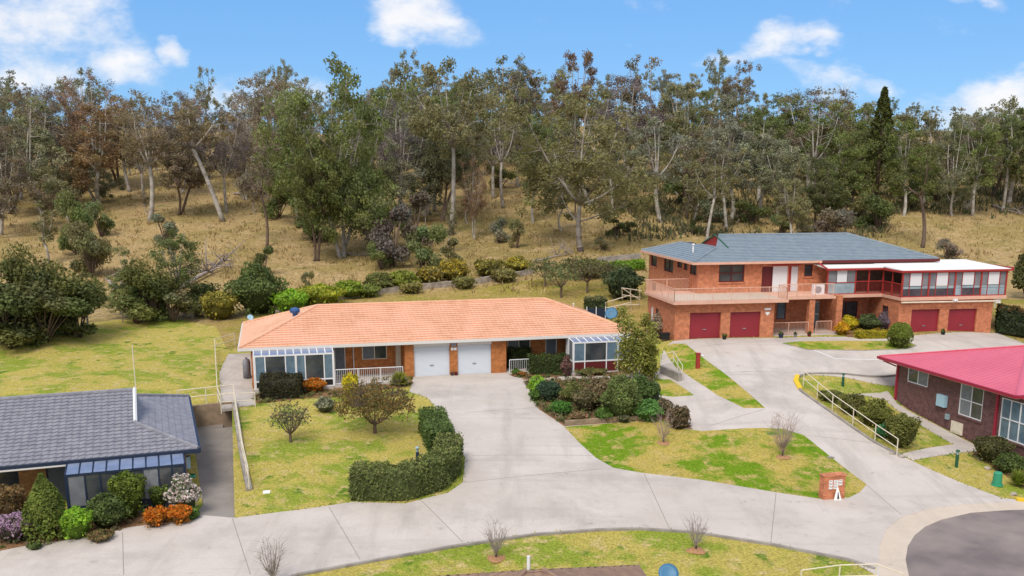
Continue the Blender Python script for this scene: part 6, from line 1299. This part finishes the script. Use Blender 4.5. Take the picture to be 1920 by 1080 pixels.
for u, v, m, lab, r_ in ((1464, 634, 'navy', 'dark blue pot at the left foot of the porch railing of the two-storey building', .2), (1491, 632, 'tile_grey', 'small grey pot at the middle of the porch railing', .13), (1517, 631, 'maroon', 'brown pot at the right foot of the porch railing', .16), (1358, 637, 'black', 'dark pot between the left red garage doors', .17), (1768, 628, 'black', 'dark pot between the right red garage doors', .17)):
    g = G(u, v); b = MB(); b.lathe(g, [(0, 0), (r_ * .7, 0), (r_, r_ * 1.5), (r_ * 1.05, r_ * 1.6), (r_ * .85, r_ * 1.6), (r_ * .8, r_ * 1.3), (0, r_ * 1.3)], 12); t = thing('plant_pot', lab, 'plant pot', tuple(g)); b.build('pot', m, t, uv=False); n = 40; p_, d = clump_pts(np.array([0, 0, r_ * 2]), r_ * 1.1, n, .9); o = bpy.data.objects.new('plant', cards_mesh('plant', leaf_cards(p_, .1, d), tints(n, GRN))); COL.objects.link(o); o.parent = t
fr = TF.shift(-.55, .3, 0); b = MB(); b.box(fr, -.35, .3, 0, .5, 0, .42); b.box(fr, -.4, .35, -.03, .53, .421, .5); single(b, 'black_crate', 'black', 'black storage crate at the left corner of the two-storey building', 'crate', tuple(fr.w(0, .2, 0)))
# ramp railings, dish and fence panel left of the two-storey building
def ramp_rails():
    t = thing('ramp_railing', 'pale zigzag ramp railings against the left wall of the two-storey building', 'railing', tuple(G(1180, 590))); m = MB()
    y = G(1180, 590)[1] + 1
    def Yp(u, v, yy): r = ray(u, v); q = r * (yy / r[1]); return np.array([q[0], q[1], HC + q[2]])
    for a, b_ in (((1166, 540), (1203, 545)), ((1167, 553), (1201, 558)), ((1166, 540), (1167, 562)), ((1140, 566), (1183, 553)), ((1136, 578), (1184, 567)), ((1168, 541), (1200, 563)), ((1182, 545), (1184, 592)), ((1200, 545), (1199, 572)), ((1150, 563), (1152, 590)), ((1136, 567), (1136, 596)), ((1168, 572), (1199, 571))):
        m.tube([Yp(*a, y), Yp(*b_, y + .8)], .045, 5)
    m.build('rail', 'paint_cream', t, uv=False)
ramp_rails()
g = G(1146, 612); q = Y_ = g + np.array([0, 0, (612 - 588) / pm(g)]); b = MB(); b.tube([g - [0, 0, .1], q], .04, 6, 1); b.lathe(q, [(0, -.1), (.35, -.06), (.55, .06), (.57, .08), (.35, 0), (0, -.04)], 22, 0, ax=(-.15, -.8, .5)); single(b, 'satellite_dish', ['blue_dish', 'tile_grey'], 'blue satellite dish on a post behind the right end of the duplex', 'satellite dish', tuple(g), smooth=True)
g = G(470, 606); q = g + np.array([0, 0, .5]); b = MB(); b.tube([g - [0, 0, .1], q], .04, 6, 1); b.lathe(q, [(0, -.06), (.22, 0), (.28, .04), (.2, .01), (0, -.02)], 18, 0, ax=(.35, -.6, .5)); single(b, 'satellite_dish', ['light_blue', 'tile_grey'], 'light blue dish behind the left hip of the duplex roof', 'satellite dish', tuple(g), smooth=True)
def pool_fence():
    a = G(1100, 601); fr = Fr(tuple(a), 6); t = thing('glass_fence', 'dark screen fence with white posts behind the right end of the duplex', 'fence', tuple(a)); b = MB(); b.box(fr, 0, 2.6, 0, .03, .1, 1.1); b.build('panel', 'navy', t, uv=False)
    for i in range(4): b = MB(); b.tube([fr.w(i * .85, -.03, 0), fr.w(i * .85, -.03, 1.25)], .04, 6); b.build('post', 'paint_white', t, uv=False)
pool_fence()
g = G(1075, 585); b = MB(); b.tube([g - [0, 0, .1], g + [0, 0, .75]], .06, 8); b.lathe(g + [0, 0, .75], [(.06, 0), (.09, .02), (0, .1)], 8); single(b, 'white_post', 'paint_white', 'short white post on the rear lawn behind the duplex roof', 'post', tuple(g))
def wire_fence():
    pts = [G(u, v) for u, v in [(-30, 652), (30, 642), (90, 628), (165, 612), (230, 604), (300, 600), (360, 598), (420, 596)]]; t = thing('wire_fence', 'post and wire fence along the top of the left lawn', 'fence', tuple(pts[0])); m = MB()
    for i, p_ in enumerate(pts): b = MB(); b.tube([p_ - [0, 0, .2], p_ + [0, 0, 1.25]], .09 if i == 3 else .05, 6); b.build('post', 'dead_wood', t, uv=False)
    for h in (.35, .75, 1.15): m.tube([p_ + [0, 0, h] for p_ in pts], .012, 3)
    m.build('wire', 'tile_grey', t, uv=False)
wire_fence()
def log(u0, v0, u1, v1, r, label, branches=6, seed=0, rise=.2):
    a, c = G(u0, v0), G(u1, v1); rg = np.random.default_rng(seed); L = np.linalg.norm(c - a); m = MB(); p_ = [a + (c - a) * k + [0, 0, r * .8 + rise * k * L * .3 + rg.normal() * .06] for k in np.linspace(0, 1, 6)]; m.tube(p_, list(np.linspace(r, r * .4, 6)), 7)
    for i in range(branches):
        q = p_[rg.integers(2, 6)]; d = rg.normal(size=3); d[2] = abs(d[2]) * .8; d /= np.linalg.norm(d); e = q + d * L * rg.uniform(.15, .42); e[2] = max(e[2], Hs(e[0], e[1]) + .05); mid = (q + e) / 2 + rg.normal(size=3) * .1; m.tube([q, mid, e], [r * .35, r * .25, r * .08], 4)
        for j in range(3): e2 = mid + rg.normal(size=3) * L * .1 + [0, 0, .1]; m.tube([mid, e2], [r * .16, r * .05], 3)
    single(m, 'fallen_log', 'dead_wood', label, 'log', tuple(a), smooth=True)
log(340, 543, 420, 503, .28, 'grey fallen tree with tangled branches on the slope right of the left thicket', 16, 1)
log(236, 562, 200, 535, .25, 'short pale fallen log at the foot of the left thicket', 5, 2)
log(650, 478, 735, 480, .13, 'thin grey fallen log beside the massive dark gum', 3, 3, 0); log(440, 365, 500, 372, .22, 'grey fallen branches on the dry slope left of the massive dark gum', 9, 4); log(1000, 490, 1075, 478, .12, 'fallen twiggy branches at the foot of the big spreading gum', 12, 5, .1); log(1860, 388, 1918, 405, .2, 'pale fallen log at the right edge of the meadow', 4, 6, 0); log(985, 350, 940, 345, .14, 'reddish brush pile on the slope behind the leaning gum', 14, 7, .3)
for u, v, r_, lab in ((1838, 862, .16, 'pale garden rock at the left end of the bed under the red-roofed house'), (1852, 880, .2, 'second pale garden rock in the bed under the red-roofed house'), (1872, 893, .17, 'garden rock between the shrubs and the green utility box'), (1690, 858, .2, 'brownish rock at the lower end of the handrail shrubs'), (1672, 852, .16, 'small rock at the foot of the largest olive shrub'), (1900, 928, .18, 'garden rock by the strappy plant at the right edge')):
    g = G(u, v); V, Fc = core_ell((0, 0, .05), r_, r_ * .8, r_ * .6, 8, 5, .2); me = bpy.data.meshes.new('rock'); me.from_pydata(V.tolist(), [], Fc); me.materials.append(M['rock']); o = bpy.data.objects.new('garden_rock', me); COL.objects.link(o); o.location = tuple(g); tag(o, lab, 'rock')

# ------------------------------------------------------------------ grass and litter nobody could count
def scatter(name, n, area, size, cols, fr_=None, up=1.0, clump=3.0, per=4, spread=.25, mask=None):
    x = RNG.uniform(area[0], area[1], n); y = RNG.uniform(area[2], area[3], n); k = (np.abs(x) < .56 * y + 4)
    nzv = np.sin(x * .9 / clump + 2 * np.sin(y * .7 / clump)) * np.sin(y * 1.1 / clump + 1.3 * np.sin(x * .5 / clump)); k &= nzv > RNG.uniform(-1.1, .5, n)
    if mask is not None: k &= mask(x, y)
    x, y = x[k], y[k]; z = H(x, y); m = len(x); Q, T = [], []
    for i in range(per):
        a = RNG.uniform(0, 6.283, m); ox, oy = RNG.normal(size=m) * spread, RNG.normal(size=m) * spread; h = size * RNG.uniform(.5, 1.2, m); w = size * .16 * RNG.uniform(.6, 1.4, m); lx, ly = RNG.normal(size=m) * h * .45, RNG.normal(size=m) * h * .45
        b0 = np.c_[x + ox, y + oy, z - .03]; d = np.c_[np.cos(a) * w, np.sin(a) * w, 0 * a]; tp = b0 + np.c_[lx, ly, h * up]; Q.append(np.stack([b0 - d, b0 + d, tp + d * .25, tp - d * .25], 1)); T.append(tints(m, cols, fr_))
    me = cards_mesh(name, np.concatenate(Q), np.concatenate(T)); o = bpy.data.objects.new(name, me); COL.objects.link(o); tag(o, kind='stuff'); return o
scatter('dry_grass', 30000, (-125, 125, 84, 225), .42, [(.44, .32, .16), (.38, .27, .12), (.29, .22, .09), (.20, .18, .06)], [.35, .35, .2, .1], mask=lambda x, y: (y > 94 + .12 * np.abs(x - 5)) & ~((x > 9) & (x < 42) & (y < 93)))
scatter('leaf_litter', 9000, (-125, 125, 100, 225), .3, [(.16, .11, .08), (.22, .15, .10), (.30, .25, .21)], None, .25, 6, 3, .6, mask=lambda x, y: y > 100)
OUT = [p for nm, mt, p, off in REGIONS if mt in ('concrete', 'concrete_old', 'mulch', 'asphalt', 'concrete_apron')]
def on_lawn(x, y):
    k = np.ones(len(x), bool)
    for p in OUT: k &= ~inpoly(x, y, p)
    of = (x + 17.79) * math.cos(R(14)) + (y - 61.74) * math.sin(R(14)); on = -(x + 17.79) * math.sin(R(14)) + (y - 61.74) * math.cos(R(14))
    return k & ~((of > .3) & (of < 27.4) & (on > -1.2) & (on < 11.5))
scatter('lawn_grass', 34000, (-45, 45, 28, 84), .085, [(.46, .39, .12), (.29, .33, .06), (.54, .43, .2), (.14, .22, .03)], [.35, .3, .2, .15], 1, 1.6, 3, .12, mask=on_lawn)

scatter('undergrowth', 9000, (8, 135, 119, 215), .8, [(.10, .12, .05), (.15, .15, .07), (.19, .15, .10), (.08, .09, .04)], None, 1.0, 7, 7, .5, mask=lambda x, y: (x / y > .11 + .02 * np.sin(y * .3)) & ~((x / y > .385) & (y < 134)))

def edge_tufts():
    Q, T = [], []
    for nm, mt, poly, off in REGIONS:
        if mt not in ('concrete', 'mulch', 'lawn_green'): continue
        for i in range(len(poly)):
            a, b = np.array(poly[i]), np.array(poly[(i + 1) % len(poly)]); Ld = np.linalg.norm(b - a)
            if Ld > 25 or Ld < .05: continue
            n = int(Ld * 16); t = RNG.random(n); nn = np.array([-(b - a)[1], (b - a)[0]]) / Ld; p = a + (b - a) * t[:, None] + nn * RNG.normal(size=(n, 1)) * .07
            k = np.sin(p[:, 0] * 3.1) * np.sin(p[:, 1] * 2.7) > RNG.uniform(-1, .4, n)
            p = p[k & on_lawn(p[:, 0] + RNG.normal(size=n) * .12, p[:, 1] + RNG.normal(size=n) * .12)]; m = len(p)
            if m == 0: continue
            z = H(p[:, 0], p[:, 1]) + .01; h = RNG.uniform(.05, .13, m); an = RNG.uniform(0, 6.28, m); w = .035; d = np.c_[np.cos(an) * w, np.sin(an) * w, 0 * an]; b0 = np.c_[p, z]; tp = b0 + np.c_[RNG.normal(size=m) * .07, RNG.normal(size=m) * .07, h]; Q.append(np.stack([b0 - d, b0 + d, tp + d * .3, tp - d * .3], 1)); T.append(tints(m, [(.30, .34, .05), (.18, .27, .03), (.42, .36, .12)]))
    me = cards_mesh('edge_grass', np.concatenate(Q), np.concatenate(T)); o = bpy.data.objects.new('edge_grass', me); COL.objects.link(o); tag(o, kind='stuff')
edge_tufts()

def ground_cover():
    Q, T = [], []
    for poly, cols, dn, hh in ((BED_MID, [(.14, .17, .05), (.10, .17, .04), (.26, .19, .10), (.22, .20, .08), (.30, .16, .10), (.12, .13, .06), (.34, .27, .16)], 9, .38), (BED_PORCH, [(.12, .17, .05), (.26, .14, .06), (.10, .14, .04)], 6, .2), (BED_GREY, [(.20, .15, .08), (.12, .15, .04), (.26, .20, .12)], 3, .2), (BED_RED, [(.16, .18, .06), (.28, .24, .14), (.12, .14, .05)], 5, .25), (BED_LEFT, [(.2, .2, .08), (.14, .16, .05), (.28, .24, .1)], 4, .22), (BED_UP, [(.45, .30, .03), (.14, .17, .04), (.3, .25, .05)], 5, .25)):
        p = np.array(poly); lo, hi = p.min(0), p.max(0); n = int(np.prod(hi - lo) * dn); x = RNG.uniform(lo[0], hi[0], n); y = RNG.uniform(lo[1], hi[1], n); k = inpoly(x, y, poly); x, y = x[k], y[k]
        for i in range(len(x)):
            m = 26; c = np.array(cols[RNG.integers(len(cols))]); r = RNG.uniform(.1, .28); h = hh * RNG.uniform(.3, 1.2); a = RNG.uniform(0, 6.28, m); rr = r * np.sqrt(RNG.random(m)); C = np.c_[x[i] + rr * np.cos(a), y[i] + rr * np.sin(a), 0 * a + Hs(x[i], y[i]) + h * RNG.random(m)]
            Q.append(leaf_cards(C, .085, np.tile([0, 0, 1.], (m, 1)), .4, 2.0, 0)); T.append(np.tile(c, (m, 1)) * RNG.uniform(.7, 1.3, (m, 1)))
    me = cards_mesh('ground_cover', np.concatenate(Q), np.concatenate(T)); o = bpy.data.objects.new('ground_cover', me); COL.objects.link(o); tag(o, kind='stuff')
ground_cover()
